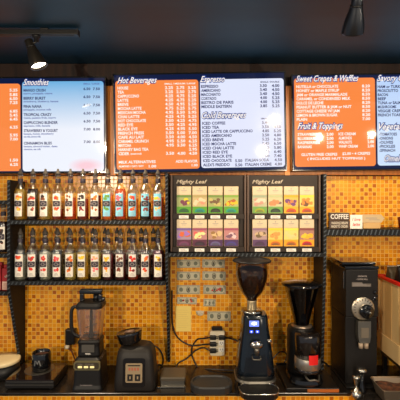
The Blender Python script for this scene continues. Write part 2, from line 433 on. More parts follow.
it.append(('oat milk, almond milk', 23.6, 136.6, 'L', 17, 1.7, 1)); it.append(('cinnamon, oat milk', 23.6, 149.2, 'L', 17, 1.7, 1))
T1.lines(w1, it, 2.6, 0, [TXTN, TXTF])

T2 = TV('wide menu screen in the middle with hot beverages, espresso and cold beverages', 113.4, 286.3, 72.4, 172.2, 0.95)
o2 = T2.panel('menu_panel', 115.8, 199.0, 80.6, 79.6, 170, 168.4, ORNG, 'orange menu panel')
W2 = grad_mat('screen_lilac_white', (226, 232, 254), (228, 232, 254), 0, 0.27)
w2 = T2.panel('menu_panel', 200.6, 284.4, 79.4, 78, 168.2, 166.4, W2, 'lilac-white menu panel')
T2.title(o2, 'Hot Beverages', 118, 83.3, 40, 5.9, TXTW, TXTT)
names = ['HOUSE', 'TEA', 'CAPPUCCINO', 'LATTE', 'BREVE', 'MOCHA LATTE', 'MEXICAN MOCHA', 'CHAI LATTE', 'HOT CHOCOLATE', 'RED EYE', 'BLACK EYE', 'FRENCH PRESS', 'CAFE AU LAIT', 'CARAMEL CRUNCH', 'MATCHA', 'HARNEY BAG TEA', 'CIDER']
pr3 = ['2.25 2.75 3.25', '2.25 2.50 2.75', '4.25 4.75 5.25', '4.25 4.75 5.25', '4.50 4.95 5.50', '4.75 5.25 5.75', '4.95 5.50 5.95', '4.25 4.75 5.25', '3.50 4.25 4.75', '3.50 4.25 4.95', '4.25 4.95 5.50', '3.50 5.00 7.00', '3.50 4.00 4.50', '4.95 5.50 6.25', '4.95 5.50 6.25', '2.95', '3.50 4.00 4.50']
it = [('SMALL / MEDIUM / LARGE', 196, 83.2, 'R', 31, 1.5)]
for k, nm in enumerate(names):
    v = 88 + 4.11 * k
    it.append((nm, 118, v, 'L', len(nm) * 2.15))
    q = pr3[k].split()
    if len(q) == 1: q = ['', '', q[0]]
    for c, uu in zip(q, (173.6, 185, 196.6)):
        if c: it.append((c, uu, v - 0.6, 'R', 8.2))
it += [('(seasonal)', 130, 153.7, 'L', 11, 1.6), ('MILK ALTERNATIVES', 118, 162.2, 'L', 37, 2.6), ('ALMOND / OAT / SOY', 118, 166.4, 'L', 25, 1.8), ('1.00', 148, 166.2, 'L', 7.5, 2.5), ('ADD FLAVOR', 197, 161, 'R', 22, 2.6), ('1.00', 197, 165, 'R', 6, 2.4)]
T2.lines(o2, it, 2.75, 0, [TXTW])
T2.title(w2, 'Espresso', 201, 82, 25, 5.9, TXTW, TXTT)
T2.title(w2, 'Cold Beverages', 202, 118.4, 45, 6.1, TXTW, TXTT)
it = [('SINGLE / DOUBLE', 280, 81.6, 'R', 19, 1.4), ('SMALL / LARGE', 280, 118.2, 'R', 19, 1.4)]
for k, (nm, a, c) in enumerate((('ESPRESSO', '3.50', '4.00'), ('AMERICANO', '3.40', '4.50'), ('MACCHIATO', '3.40', '4.50'), ('CORTADO', '4.00', '5.25'), ('BISTRO DE PARIS', '4.00', '5.25'), ('MIDDLE EASTERN', '3.85', '5.25'))):
    v = 86.4 + 4.05 * k
    it += [(nm, 201.7, v, 'L', len(nm) * 2.15), (a, 267.5, v - 1, 'R', 7), (c, 280, v - 1, 'R', 7.6)]
for k, (nm, a, c) in enumerate((('ICED COFFEE', '3.40', '4.00'), ('ICED TEA', '3.50', '4.50'), ('ICED LATTE OR CAPPUCCINO', '4.85', '5.25'), ('ICED AMERICANO', '3.50', '4.80'), ('ICED BREVE', '5.25', '6.20'), ('ICED MOCHA LATTE', '5.45', '6.50'), ('ICED CHAI LATTE', '5.25', '5.80'), ('ICED RED EYE', '5.20', '6.40'), ('ICED BLACK EYE', '6.00', '7.40'))):
    v = 123.3 + 4.15 * k
    it += [(nm, 202.2, v, 'L', len(nm) * 2.1), (a, 269, v - 0.9, 'R', 7), (c, 281, v - 0.9, 'R', 7.4)]
for k, (nm, a, c, d_) in enumerate((('ICED CHOCOLATE', '5.50', 'ITALIAN SODA', '4.50'), ("ALEX'S FREDDO", '5.50', 'ITALIAN CREME', '4.80'))):
    v = 160.7 + 4.25 * k
    it += [(nm, 202.4, v, 'L', len(nm) * 2.05), (a, 234.5, v, 'L', 7.2), (c, 244.5, v - 0.5, 'L', 24 + 2.5 * k), (d_, 281.5, v - 1, 'R', 7.6)]
T2.lines(w2, it, 2.7, 0, [TXTN])

T3 = TV('wide menu screen at right with sweet crepes, waffles and fruit toppings', 291.9, 466, 73.2, 170, 0.7)
o3 = T3.panel('menu_panel', 294.6, 375.6, 78.4, 77.4, 167.2, 165.6, ORNG, 'orange menu panel')
W3 = grad_mat('screen_pale_blue', (186, 212, 250), (206, 226, 254), 0, 0.27)
w3 = T3.panel('menu_panel', 377.4, 463, 77.4, 76.4, 165.6, 164.6, W3, 'pale blue menu panel')
T3.title(o3, 'Sweet Crepes & Waffles', 296.5, 81.6, 63, 6.1, TXTW, TXTT)
T3.title(o3, 'Fruit & Toppings', 297.5, 129, 46, 6.1, TXTW, TXTT)
it = []
for k, (nm, w_, a) in enumerate((('NUTELLA or CHOCOLATE', 42, '8.20'), ('HONEY or MAPLE SYRUP', 43, '8.20'), ('JAM or ORANGE MARMALADE', 51, '8.50'), ('CARAMEL or CONDENSED MILK', 54, '8.50'), ('DULCE DE LECHE', 27, '8.20'), ('PEANUT BUTTER & JAM or NUT', 55, '8.50'), ('COTTAGE CHEESE W/ JAM', 43, '8.20'), ('LEMON & BROWN SUGAR', 41, '8.20'), ('PLAIN', 10.5, '7.00'))):
    v = 86.6 + 4.1 * k
    it += [(nm, 296.8, v, 'L', w_), (a, 370.5, v - 0.8, 'R', 8)]
for k, (nm, a, c) in enumerate((('STRAWBERRIES', 'ICE CREAM', '2.00'), ('BLUEBERRIES', 'ALMONDS', '2.00'), ('RASPBERRIES', 'WALNUTS', '2.00'), ('BANANAS', 'WHIP CREAM', '2.00'))):
    v = 134.4 + 4.15 * k
    it += [(nm, 297.6, v, 'L', len(nm) * 2.0), (c, 333.5, v - 0.3, 'R', 7), (a, 338.5, v - 0.5, 'L', len(a) * 1.9), (c, 374, v - 1, 'R', 6.6)]
it += [('GLUTEN FREE CREPES', 301, 154.6, 'L', 36, 2.6), ('$2.00 • 4 CREPES', 342, 153.6, 'L', 28, 2.6), ('( INCLUDES NUT TOPPINGS )', 307, 158.8, 'L', 58, 2.3)]
T3.lines(o3, it, 2.7, 0, [TXTW])
T3.title(w3, 'Savory Crepes', 377.8, 81, 42, 6.1, TXTW, TXTT)
T3.title(w3, 'Vegetables', 379, 129.5, 34, 6.3, TXTW, TXTT)
T3.title(w3, 'Omelettes', 384, 161.5, 30, 6.3, TXTW, TXTT)
it = []
for k, nm in enumerate(('HAM or TURKEY', 'PROSCIUTTO', 'BACON', 'BEEF', 'TUNA or SALMON', 'MUSHROOMS', 'VEGGIE CREPE', 'FRENCH TOAST')):
    it += [(nm, 378.2, 86.6 + 4.05 * k, 'L', len(nm) * 2.05), ('9.50', 458, 85 + 4.05 * k, 'R', 8)]
for k, nm in enumerate(('-TOMATOES', '-ONIONS', '-OLIVES', '-PICKLES', '-SPINACH')): it.append((nm, 379, 134.2 + 4.05 * k, 'L', len(nm) * 2.0))
T3.lines(w3, it, 2.7, 0, [TXTN])

# vertical wood battens seen in the gaps between the screens
for n_, (ua, ub) in enumerate(((107.5, 115.5), (284.5, 291.0))):
    b = NB(); box(b, X(ua, 2.455), X(ub, 2.455), WALL - 0.045, WALL - 0.036, zt + 0.0, 2.68, bev=0.002)
    struct('trim_%d' % (3 + n_), b, TRIMW)

# ------------------------------------------------------------------ shelving with ridged black edges
FR = 2.30
def ribs_h(b, x0, x1, y, z, h, step=0.0255):      # slanted ribs on the front of a shelf edge
    x = x0 + step / 2
    while x < x1 - 0.008:
        loft(b, [[(x - 0.009, y, z - h / 2), (x - 0.001, y, z - h / 2), (x + 0.009, y, z + h / 2), (x + 0.001, y, z + h / 2)],
                 [(x - 0.008, y - 0.004, z - h / 2 + 0.001), (x - 0.002, y - 0.004, z - h / 2 + 0.001), (x + 0.008, y - 0.004, z + h / 2 - 0.001), (x + 0.002, y - 0.004, z + h / 2 - 0.001)]], 1)
        x += step
def ribs_v(b, x, w, edge, z0, z1, step=0.0255):   # edge(z) -> y of the front edge
    z = z0 + step / 2
    while z < z1 - 0.008:
        y = edge(z)
        loft(b, [[(x - w / 2, y, z - 0.009), (x + w / 2, y, z + 0.001), (x + w / 2, y, z + 0.009), (x - w / 2, y, z - 0.001)],
                 [(x - w / 2 + 0.001, y - 0.004, z - 0.008), (x + w / 2 - 0.001, y - 0.004, z + 0.002), (x + w / 2 - 0.001, y - 0.004, z + 0.008), (x - w / 2 + 0.001, y - 0.004, z - 0.002)]], 1)
        z += step
ZU, ZL, ZT, ZR = Z(220.5, 2.31), Z(281.2, 2.31), Z(253.2, FR), Z(229.5, FR)
XA, XM, XB = -1.146, -0.2, 0.748
TH = 0.022
def shelf_unit(label, x0, x1, zs, panels, group='black ridged wall shelving', th=TH, backs=None):
    t = thing('wall_shelf', label, 'shelf', ((x0 + x1) / 2, WALL, zs[0]), group=group)
    off = -Vector(t.location)
    for z in zs:
        b = NB(); box(b, x0, x1, FR + 0.002, WALL - 0.003, z - 0.012, z, 0)
        box(b, x0, x1, FR, FR + 0.006, z - th, z + 0.001, 0)
        ribs_h(b, x0, x1, FR, z - th / 2 + 0.0005, th - 0.003)
        o = build('shelf_board', b, [SHELFM, RIBM], t); o.location = off
    for (x, w, ztop, zmid, zbot, dmin) in panels:
        b = NB()
        def edge(z, zmid=zmid, zbot=zbot, dmin=dmin):
            if z >= zmid: return FR - 0.001
            k = (zmid - z) / (zmid - zbot); return FR + (WALL - dmin - FR) * k
        pts = [(FR - 0.001, ztop), (FR - 0.001, zmid), (WALL - dmin, zbot), (WALL - 0.002, zbot), (WALL - 0.002, ztop)]
        loft(b, [[(x - w / 2, p[0], p[1]) for p in pts], [(x + w / 2, p[0], p[1]) for p in pts]], 0)
        ribs_v(b, x, w, edge, zbot, ztop)
        bmesh.ops.recalc_face_normals(b, faces=list(b.faces))
        o = build('side_bracket', b, [SHELFM, RIBM], t); o.location = off
    return t
zc = TOP + 0.002
shelf_unit('two-tier black wall shelf holding the two rows of syrup bottles', XA + 0.0095, XM - 0.0085, (ZU, ZL), [(XA, 0.018, Z(180, FR), Z(290, FR), zc + 0.02, 0.05), (XM, 0.016, Z(173, FR), Z(262, FR), zc + 0.03, 0.03)])
shelf_unit('black wall shelf carrying the two brown tea racks', XM + 0.0085, XB - 0.0095, (ZT,), [(XB, 0.018, Z(174, FR), Z(262, FR), zc + 0.03, 0.15)])
shelf_unit('black wall shelf at right carrying the small coffee signs', XB + 0.0095, 1.55, (ZR,), [], th=0.036)
shelf_unit('narrow black wall shelves cut off by the left edge of the picture', -1.75, XA - 0.0095, (Z(200.5, FR), Z(254, FR), Z(292, FR)), [])

# ------------------------------------------------------------------ syrup bottles
BADGE = mat('label_badge_dark', (44, 36, 48), 0.6)
LINK = mat('label_ink_grey', (150, 140, 136), 0.6)
LBW = mat('label_white', (228, 222, 210), 0.6); LBB = mat('label_pale_blue', (128, 200, 222), 0.6)
FRUIT = {'red': (214, 44, 24), 'orange': (232, 112, 30), 'yellow': (238, 190, 40), 'brown': (120, 64, 32), 'darkred': (130, 20, 30), 'green': (96, 140, 50), 'peach': (240, 168, 120), 'pink': (232, 96, 110), 'black': (40, 26, 26)}
FM = {k: mat('fruit_' + k, v, 0.6) for k, v in FRUIT.items()}
LIQ = {'amber': (240, 150, 30), 'gold': (250, 205, 70), 'orange': (236, 112, 22), 'redbrown': (176, 62, 20), 'darkred': (110, 16, 16), 'cola': (52, 22, 12), 'pale': (244, 222, 130), 'clear': (226, 224, 210), 'plum': (44, 20, 38), 'brown': (112, 58, 24)}
LM = {k: liquid_mat('syrup_' + k, v, 0.72 if k in ('gold', 'pale', 'clear', 'amber', 'orange') else 0.5) for k, v in LIQ.items()}
R = 0.0355
b = NB(); lathe(b, [(0.0, 0.0), (R - 0.003, 0.0), (R, 0.004), (R, 0.165), (R * 0.97, 0.176), (R * 0.8, 0.192), (0.019, 0.208), (0.0145, 0.222), (0.0135, 0.262), (0.0155, 0.264), (0.0155, 0.274), (0.0125, 0.275), (0.0125, 0.28)], 24, caps=False)
ME_GLASS = bpy.data.meshes.new('bottle_glass'); b.to_mesh(ME_GLASS); b.free(); ME_GLASS.materials.append(glass_mat('bottle_glass', (246, 249, 246), .17, .16))
b = NB(); lathe(b, [(0.0, 0.276), (0.0150, 0.276), (0.0150, 0.288), (0.0095, 0.292), (0.0095, 0.300), (0.0065, 0.302), (0.006, 0.312), (0.0, 0.312)], 16)
ME_CAP = bpy.data.meshes.new('pourer_cap'); b.to_mesh(ME_CAP); b.free(); ME_CAP.materials.append(mat('pourer_grey', (74, 66, 58), 0.7))
b = NB(); lathe(b, [(0.0150, 0.226), (0.0158, 0.228), (0.0158, 0.249), (0.0150, 0.251)], 16)
ME_COL = bpy.data.meshes.new('neck_band'); b.to_mesh(ME_COL); b.free(); ME_COL.materials.append(BADGE)
LQ = {}
def liquid_mesh(col, fill):
    key = (col, round(fill, 3))
    if key not in LQ:
        b = NB(); r = R - 0.003; pr_ = [(0.0, 0.006), (r, 0.006), (r, min(fill, 0.165))]
        if fill > 0.166: pr_ += [(r * 0.8, min(fill, 0.19))]
        if fill > 0.2: pr_ += [(0.016, 0.206), (0.0125, min(fill, 0.24))]
        pr_ += [(0.0, pr_[-1][1])]
        lathe(b, pr_, 20, caps=False); m = bpy.data.meshes.new('syrup'); b.to_mesh(m); b.free(); m.materials.append(LM[col]); LQ[key] = m
    return LQ[key]
def wrap(b, pts, off, mi, rr=R):
    # fan of a 2D print wrapped round the bottle
    cx = sum(p[0] for p in pts) / len(pts); cz = sum(p[1] for p in pts) / len(pts)
    def q(p): a = p[0] / rr; return ((rr + off) * math.sin(a), -(rr + off) * math.cos(a), p[1])
    dense = []
    for i in range(len(pts)):
        p, n_ = pts[i], pts[(i + 1) % len(pts)]; k_ = max(1, int(abs(n_[0] - p[0]) / 0.006))
        dense += [(p[0] + (n_[0] - p[0]) * j / k_, p[1] + (n_[1] - p[1]) * j / k_) for j in range(k_)]
    c = b.verts.new(q((cx, cz))); last = None; nr = 1 if max(abs(p[0] - cx) for p in pts) < .009 else 4
    for r_ in range(1, nr + 1):
        t_ = r_ / nr; vs = [b.verts.new(q((cx + (p[0] - cx) * t_, cz + (p[1] - cz) * t_))) for p in dense]; m_ = len(vs)
        for i in range(m_):
            f = b.faces.new((c, vs[i], vs[(i + 1) % m_]) if last is None else (last[i], vs[i], vs[(i + 1) % m_], last[(i + 1) % m_])); f.material_index = mi
        last = vs
def label_mesh(paper, f1, f2):
    b = NB(); w, z0, z1 = 0.0238, 0.024, 0.160
    n = 10
    for i in range(n):
        s0, s1 = -w + 2 * w * i / n, -w + 2 * w * (i + 1) / n
        def q(s, z): return ((R + 0.0005) * math.sin(s / R), -(R + 0.0005) * math.cos(s / R), z)
        b.faces.new([b.verts.new(q(s0, z0)), b.verts.new(q(s1, z0)), b.verts.new(q(s1, z1)), b.verts.new(q(s0, z1))])
    wrap(b, [(-0.019, 0.083), (0.018, 0.083), (0.0215, 0.088), (0.0215, 0.112), (0.018, 0.117), (-0.018, 0.117), (-0.0215, 0.112), (-0.0215, 0.088)], 0.0012, 1)
    wrap(b, ell(0, 0.1, 0.010, 0.011), 0.0016, 2); wrap(b, ell(0, 0.1, 0.007, 0.008), 0.0019, 1)
    for s_ in (-0.016, 0.012): wrap(b, rec(s_, s_ + 0.005, 0.097, 0.101), 0.0017, 2)
    for _ in range(5): wrap(b, ell(random.uniform(-0.014, 0.014), random.uniform(0.124, 0.146), random.uniform(0.006, 0.011), random.uniform(0.006, 0.011), 9, rag=0.25), 0.0009 + random.random() * 0.0003, random.choice((3, 3, 4)))
    for _ in range(4): wrap(b, ell(random.uniform(-0.012, 0.014), random.uniform(0.06, 0.077), random.uniform(0.005, 0.010), random.uniform(0.005, 0.010), 9, rag=0.25), 0.0009 + random.random() * 0.0003, random.choice((3, 4)))
    for k in range(3): wrap(b, rec(-0.014 + 0.003 * k, 0.014 - 0.003 * k, 0.030 + 0.007 * k, 0.0325 + 0.007 * k), 0.001, 2)
    me = bpy.data.meshes.new('bottle_label'); b.to_mesh(me); b.free()
    for m in (LBB if paper == 'blue' else LBW, BADGE, LINK, FM[f1], FM[f2]): me.materials.append(m)
    return me
ORD = ['first', 'second', 'third', 'fourth', 'fifth', 'sixth', 'seventh', 'eighth', 'ninth', 'tenth', 'eleventh', 'twelfth']
def bottle(x, y, z, liq, fill, paper, f1, f2, label, group, rz=0):
    t = thing('syrup_bottle', label, 'bottle', (x, y, z + 0.0015), rz, group)
    for nm, me in (('bottle_glass', ME_GLASS), ('syrup', liquid_mesh(liq, fill)), ('bottle_label', label_mesh(paper, f1, f2)), ('neck_band', ME_COL), ('pourer_cap', ME_CAP)):
        o = bpy.data.objects.new(nm, me); COL.objects.link(o); o.parent = t
upper = [('gold', .2, 'w', 'orange', 'yellow'), ('cola', .2, 'w', 'red', 'brown'), ('pale', .16, 'w', 'black', 'brown'), ('redbrown', .065, 'w', 'red', 'orange'), ('orange', .135, 'w', 'peach', 'brown'), ('redbrown', .13, 'w', 'black', 'darkred'),
         ('darkred', .15, 'w', 'orange', 'brown'), ('amber', .16, 'blue', 'green', 'yellow'), ('orange', .19, 'blue', 'red', 'pink'), ('amber', .13, 'blue', 'red', 'orange'), ('cola', .11, 'blue', 'darkred', 'brown'), ('orange', .14, 'blue', 'yellow', 'peach')]
lower = [('clear', .15, 'w', 'red', 'orange'), ('plum', .11, 'w', 'red', 'darkred'), ('clear', .17, 'w', 'red', 'red'), ('plum', .15, 'w', 'red', 'pink'), ('pale', .16, 'w', 'orange', 'brown'), ('gold', .17, 'w', 'yellow', 'yellow'),
         ('pale', .17, 'w', 'peach', 'pink'), ('darkred', .16, 'w', 'yellow', 'orange'), ('darkred', .16, 'w', 'brown', 'darkred'), ('redbrown', .03, 'w', 'red', 'darkred'), ('brown', .15, 'w', 'orange', 'red'), ('darkred', .18, 'w', 'yellow', 'brown')]
adj = {'gold': 'golden', 'cola': 'nearly black', 'pale': 'pale yellow', 'redbrown': 'red-brown', 'orange': 'orange', 'darkred': 'dark red', 'amber': 'amber', 'clear': 'colourless', 'plum': 'plum-black', 'brown': 'brown'}
def where(i): return ORD[i] + ' from the left' if i < 6 else (ORD[11 - i] + ' from the right' if i < 11 else 'at the right end')
for i, (lq, fl, pp, f1, f2) in enumerate(upper):
    bottle(X(20.5 + 12.5 * i, 2.345), 2.345, ZU, lq, fl, pp, f1, f2, '%s syrup bottle with %s label on the upper shelf, %s' % (adj[lq], 'light blue' if pp == 'blue' else 'white', where(i)), 'syrup bottles on the upper shelf', random.uniform(-.12, .12))
for i, (lq, fl, pp, f1, f2) in enumerate(lower):
    bottle(X(20.5 + 12.5 * i, 2.345), 2.345, ZL, lq, fl, pp, f1, f2, '%s syrup bottle, front row of lower shelf, %s' % (adj[lq], where(i)), 'syrup bottles in the front row of the lower shelf', random.uniform(-.12, .12))
bl = ['redbrown', 'plum', 'cola', 'amber', 'cola', 'plum', 'darkred', 'brown', 'orange', 'redbrown', 'cola', 'darkred']
for i in range(11):
    bottle(X(26.7 + 12.5 * i, 2.345) * 1.0, 2.43, ZL, bl[i], 0.17, 'w', ['red', 'brown', 'orange', 'black'][i % 4], ['brown', 'darkred'][i % 2],
           'back-row bottle of %s syrup seen between %s and %s front bottles on lower shelf' % (adj[bl[i]], ORD[i], ORD[i + 1]), 'syrup bottles in the back row of the lower shelf')
ZS2, ZS3 = Z(254, FR), Z(292, FR)
bottle(X(3.5, 2.35), 2.35, ZS2, 'cola', .19, 'w', 'black', 'brown', 'dark syrup bottle with white label standing alone on the narrow shelf at the left edge', None)
# red packets on the lowest narrow shelf
RP = mat('red_foil', (150, 28, 28), 0.35); PKW = mat('packet_pale', (208, 178, 158), 0.5)
for k, (ux, w_, h_, lab, m_) in enumerate(((8.0, 0.046, 0.135, 'dark red tea packet with pale base, right of two on the low left shelf', RP), (-0.5, 0.046, 0.15, 'dark red tea packet at the left edge of the picture on the low shelf', RP))):
    t = thing('tea_packet', lab, 'packet', (X(ux, 2.36), 2.36, ZS3 + 0.0015), group='red packets on the low left shelf')
    b = NB(); box(b, -w_ / 2, w_ / 2, -0.03, 0.03, 0, h_, 0, 0.004); box(b, -w_ / 2 + 0.002, w_ / 2 - 0.002, -0.012, 0.012, h_ + 0.0, h_ + 0.018, 0, 0.002)
    build('packet_body', b, m_, t)
    b = NB(); poly(b, rec(-w_ / 2 + 0.003, w_ / 2 - 0.003, 0.006, 0.055), -0.0305, 0)
    for q in range(4): poly(b, ell(random.uniform(-.012, .012), random.uniform(.075, .12), .004, .006, 8, rag=.3), -0.0306, 0)
    for q in range(3): poly(b, rec(-0.015, 0.015, 0.014 + q * .012, 0.018 + q * .012), -0.0309, 1)
    build('packet_print', b, [PKW, RP], t)

# ------------------------------------------------------------------ tea racks
CRM = mat('tea_cream', (196, 170, 128), 0.55); CRM2 = mat('tea_ivory', (210, 190, 156), 0.55)
TM = {}
def tm(c):
    if c not in TM: TM[c] = mat('tea_print_%02x%02x%02x' % c, c, 0.5)
    return TM[c]
def tea_rack(u0, u1, label, packs, tcol, title_u, grp):
    yf = 2.335; x0, x1 = X(u0, yf), X(u1, yf); w = x1 - x0; h = Z(175, yf) - ZT - 0.002
    t = thing('tea_rack', label, 'display rack', ((x0 + x1) / 2, yf, ZT + 0.003), group='brown tea display racks')
    b = NB(); box(b, -w / 2, w / 2, 0.022, 0.05, 0, h, 0, 0.003)
    for s in (-1, 1): box(b, s * w / 2 - (0.012 if s > 0 else 0), s * w / 2 + (0.012 if s < 0 else 0), 0.0, 0.022, 0, h, 1, 0.002)
    build('rack_body', b, [BOARD, BOARDE], t)
    b = NB(); text(b, 'Mighty Leaf', -w / 2 + 0.034, h - 0.051, 0.022, 0.0212, 0, 0.19, 'L', bold=0.012, shear=0.3)
    build('rack_lettering', b, tm((190, 176, 154)), t)
    pw = 0.089; ph = 0.165; gap = 0.0955
    px0 = -w / 2 + (w - 3 * gap) / 2 - 0.005
    zr = [0.2335, 0.033]
    for r_ in (0, 1):
        b = NB(); box(b, -w / 2 + 0.014, w / 2 - 0.014, -0.006, 0.021, zr[r_] - 0.012, zr[r_] - 0.002, 0, 0.001); box(b, -w / 2 + 0.014, w / 2 - 0.014, -0.008, -0.005, zr[r_] - 0.0315, zr[r_] - 0.002, 0)
        build('packet_ledge', b, BOARD, t)
        for c_ in range(4):
            xx = px0 + c_ * gap
            b = NB(); poly(b, rec(xx - 0.03, xx + 0.028, zr[r_] - 0.030, zr[r_] - 0.011), -0.0086, 0)
            for q in range(2): poly(b, rec(xx - 0.022, xx + 0.018 - 0.01 * q, zr[r_] - 0.026 + 0.007 * q, zr[r_] - 0.0235 + 0.007 * q), -0.009, 1)
            build('price_tag', b, [WHITE, LINK], t)
            base, mouth, band, pic1, pic2, name = packs[r_ * 4 + c_]
            p = thing('tea_box', name, 'tea box', (t.location.x + xx, yf - 0.004, t.location.z + zr[r_]), group=grp)
            b = NB(); box(b, -pw / 2, pw / 2, 0, 0.0235, 0, ph, 0, 0.002)
            build('carton', b, CRM, p)
            b = NB(); y = -0.0006
            poly(b, rec(-pw / 2 + .002, pw / 2 - .002, 0.115, ph - .002), y, 1)
            poly(b, rec(-pw / 2 + .001, pw / 2 - .001, 0.002, 0.042), y, 2)
            poly(b, rec(-pw / 2 + .001, pw / 2 - .001, 0.098, 0.112), y, 3)
            poly(b, rec(-pw / 2 + .001, pw / 2 - .001, 0.042, 0.0975), y, 7)
            for q in range(9): poly(b, ell(random.uniform(-.028, .028), random.uniform(.054, .086), random.uniform(.010, .017), random.uniform(.008, .013), 9, rag=.25), y - 0.0003 - q * 0.0001, random.choice((4, 5)))
            poly(b, rec(-0.018, 0.018, 0.138, 0.141), y - .0003, 6); poly(b, rec(-0.012, 0.012, 0.130, 0.132), y - .0003, 6)
            poly(b, ell(0, 0.150, 0.004, 0.004, 8), y - .0003, 6)
            build('carton_print', b, [CRM, CRM2, tm(base), tm(band), tm(pic1), tm(pic2), LINK, tm(tuple(int(.55 * q1 + .45 * q2) for q1, q2 in zip(band, (214, 190, 150))))], p)
            b = NB(); a = [(-.03, .008), (.03, .008), (.03, .014)] + [(0.03 * math.cos(PI * k / 10), 0.014 + 0.018 * math.sin(PI * k / 10)) for k in range(1, 10)] + [(-.03, .014)]
            poly(b, a, y - 0.0006, 0); poly(b, [(q[0] * .72, (q[1] - .008) * .55 + .009) for q in a], y - 0.0009, 1)
            build('dispensing_slot', b, [tm(mouth), tm(tuple(int(m_ * .55 + 30) for m_ in mouth))], p)
    return t
G, PU, OR_, GR = (82, 150, 34), (84, 30, 58), (236, 160, 18), (104, 152, 70)
tea_rack(170.5, 246.3, 'brown tea display rack at left with green boxes above purple boxes', [
    (G, (20, 92, 28), (96, 130, 56), (110, 50, 70), (206, 196, 40), 'green-based tea box with dark green slot, top row far left of left rack'),
    (G, (14, 140, 120), (168, 150, 96), (206, 140, 110), (230, 196, 160), 'green-based tea box with teal slot and peach picture in left rack'),
    (G, (28, 40, 16), (110, 136, 60), (190, 174, 100), (110, 80, 50), 'green-based tea box with black slot in left rack top row'),
    (G, (14, 150, 120), (126, 160, 60), (226, 180, 20), (170, 90, 30), 'green-based tea box with teal slot and golden picture in left rack'),
    (PU, (110, 50, 88), (112, 84, 150), (150, 110, 190), (214, 96, 50), 'plum-based tea box with violet picture, bottom row far left of left rack'),
    (PU, (50, 20, 40), (150, 70, 100), (226, 90, 90), (240, 220, 150), 'plum-based tea box with pink picture in left rack bottom row'),
    ((70, 34, 78), (96, 84, 130), (150, 90, 96), (150, 110, 60), (214, 180, 130), 'purple-based tea box with brown picture in left rack bottom row'),
    ((70, 40, 90), (70, 56, 130), (160, 70, 100), (120, 80, 100), (222, 190, 190), 'purple-based tea box with small dark picture, bottom right of left rack')], None, 0, 'tea boxes in the left rack')
tea_rack(247.2, 320.8, 'brown tea display rack at right with yellow and orange boxes', [
    (GR, (150, 160, 30), (150, 160, 130), (190, 140, 120), (226, 196, 170), 'pale green tea box with olive slot, top row far left of right rack'),
    (GR, (20, 50, 20), (176, 180, 130), (206, 130, 80), (120, 90, 90), 'pale green tea box with dark slot in right rack top row'),
    (OR_, (226, 70, 20), OR_, (200, 120, 60), (110, 60, 110), 'yellow tea box with red slot and plum picture in right rack top row'),
    (OR_, (206, 66, 16), (246, 200, 60), (110, 70, 40), (220, 130, 40), 'yellow tea box with rust slot, top right of right rack'),
    ((90, 58, 96), (70, 34, 70), (140, 104, 130), (110, 90, 60), (200, 170, 130), 'purple-based tea box, bottom row far left of right rack'),
    (OR_, (196, 100, 16), (248, 196, 50), (200, 80, 30), (232, 150, 70), 'orange-based tea box with red-brown picture in right rack bottom row'),
    (OR_, (190, 100, 20), (250, 214, 80), (226, 200, 130), (200, 170, 90), 'orange-based tea box with faint picture in right rack bottom row'),
    (OR_, (190, 30, 36), (130, 60, 60), (250, 190, 40), (250, 170, 30), 'yellow tea box with crimson slot and maroon band, bottom right of right rack')], None, 0, 'tea boxes in the right rack')

# ------------------------------------------------------------------ right shelf signs
SB = mat('sign_brown', (70, 50, 38), 0.5); yS = 2.33; zS = ZR + 0.0025
t = thing('coffee_sign', 'small brown sign reading COFFEE in white, stacked above the other sign', 'sign', (X(339.5, yS), yS, Z(220.3, yS)))
b = NB(); box(b, -0.062, 0.062, 0, 0.018, 0, 0.046, 0, 0.002); build('sign_board', b, SB, t)
b = NB(); text(b, 'COFFEE', 0, 0.009, 0.028, -0.0008, 0, 0.108, 'C', bold=0.02)
build('lettering', b, WHITE, t)
t = thing('coffee_sign', 'small brown sign with two lines of pale lettering, beneath the COFFEE sign', 'sign', (X(339.5, yS), yS, zS))
hh = Z(220.3, yS) - 0.0015 - zS
b = NB(); box(b, -0.062, 0.062, 0, 0.02, 0, hh, 0, 0.002); build('sign_board', b, SB, t)
b = NB(); text(b, 'WHOLE BEAN', 0, hh * .55, hh * .3, -0.0008, 0, 0.1, 'C', bold=0.02); text(b, 'MADE TO ORDER', 0, hh * .12, hh * .3, -0.0008, 0, 0.1, 'C', bold=0.02)
build('lettering', b, tm((214, 200, 176)), t)
t = thing('greeting_card', 'white card with red writing beside the small brown signs', 'card', (X(356.3, yS), yS, zS))
b = NB(); box(b, -0.037, 0.037, 0, 0.004, 0, 0.084, 0); box(b, -0.02, 0.02, 0.0045, 0.03, 0, 0.003, 0); build('card', b, WHITE, t)
b = NB(); text(b, 'I love', 0, 0.048, 0.018, -0.0006, 0, 0.05, 'C', bold=0.015, shear=.3); text(b, 'latte', 0, 0.018, 0.018, -0.0006, 0, 0.045, 'C', bold=0.015, shear=.3)
build('red_lettering', b, RED, t)
t = thing('wooden_block', 'small tan wooden block topped by a cream arrow-shaped card on the right shelf', 'block', (X(373, yS), yS, zS))
b = NB(); box(b, -0.056, 0.048, 0.004, 0.04, 0, 0.034, 0, 0.003); build('block', b, PLYD, t)
b = NB(); a = [(-.062, .036), (.056, .036), (.076, .062), (.056, .086), (-.062, .086)]
loft(b, [[(p[0], 0.012, p[1]) for p in a], [(p[0], 0.016, p[1]) for p in a]], 0); poly(b, rec(-.04, .03, .062, .066), 0.0112, 1); poly(b, rec(-.02, .045, .052, .055), 0.0112, 1)
bmesh.ops.recalc_face_normals(b, faces=list(b.faces)); build('arrow_card', b, [CRM, LINK], t)
t = thing('dark_cup', 'dark red cup just entering at the right edge on the shelf', 'cup', (X(403, 2.36), 2.36, zS))
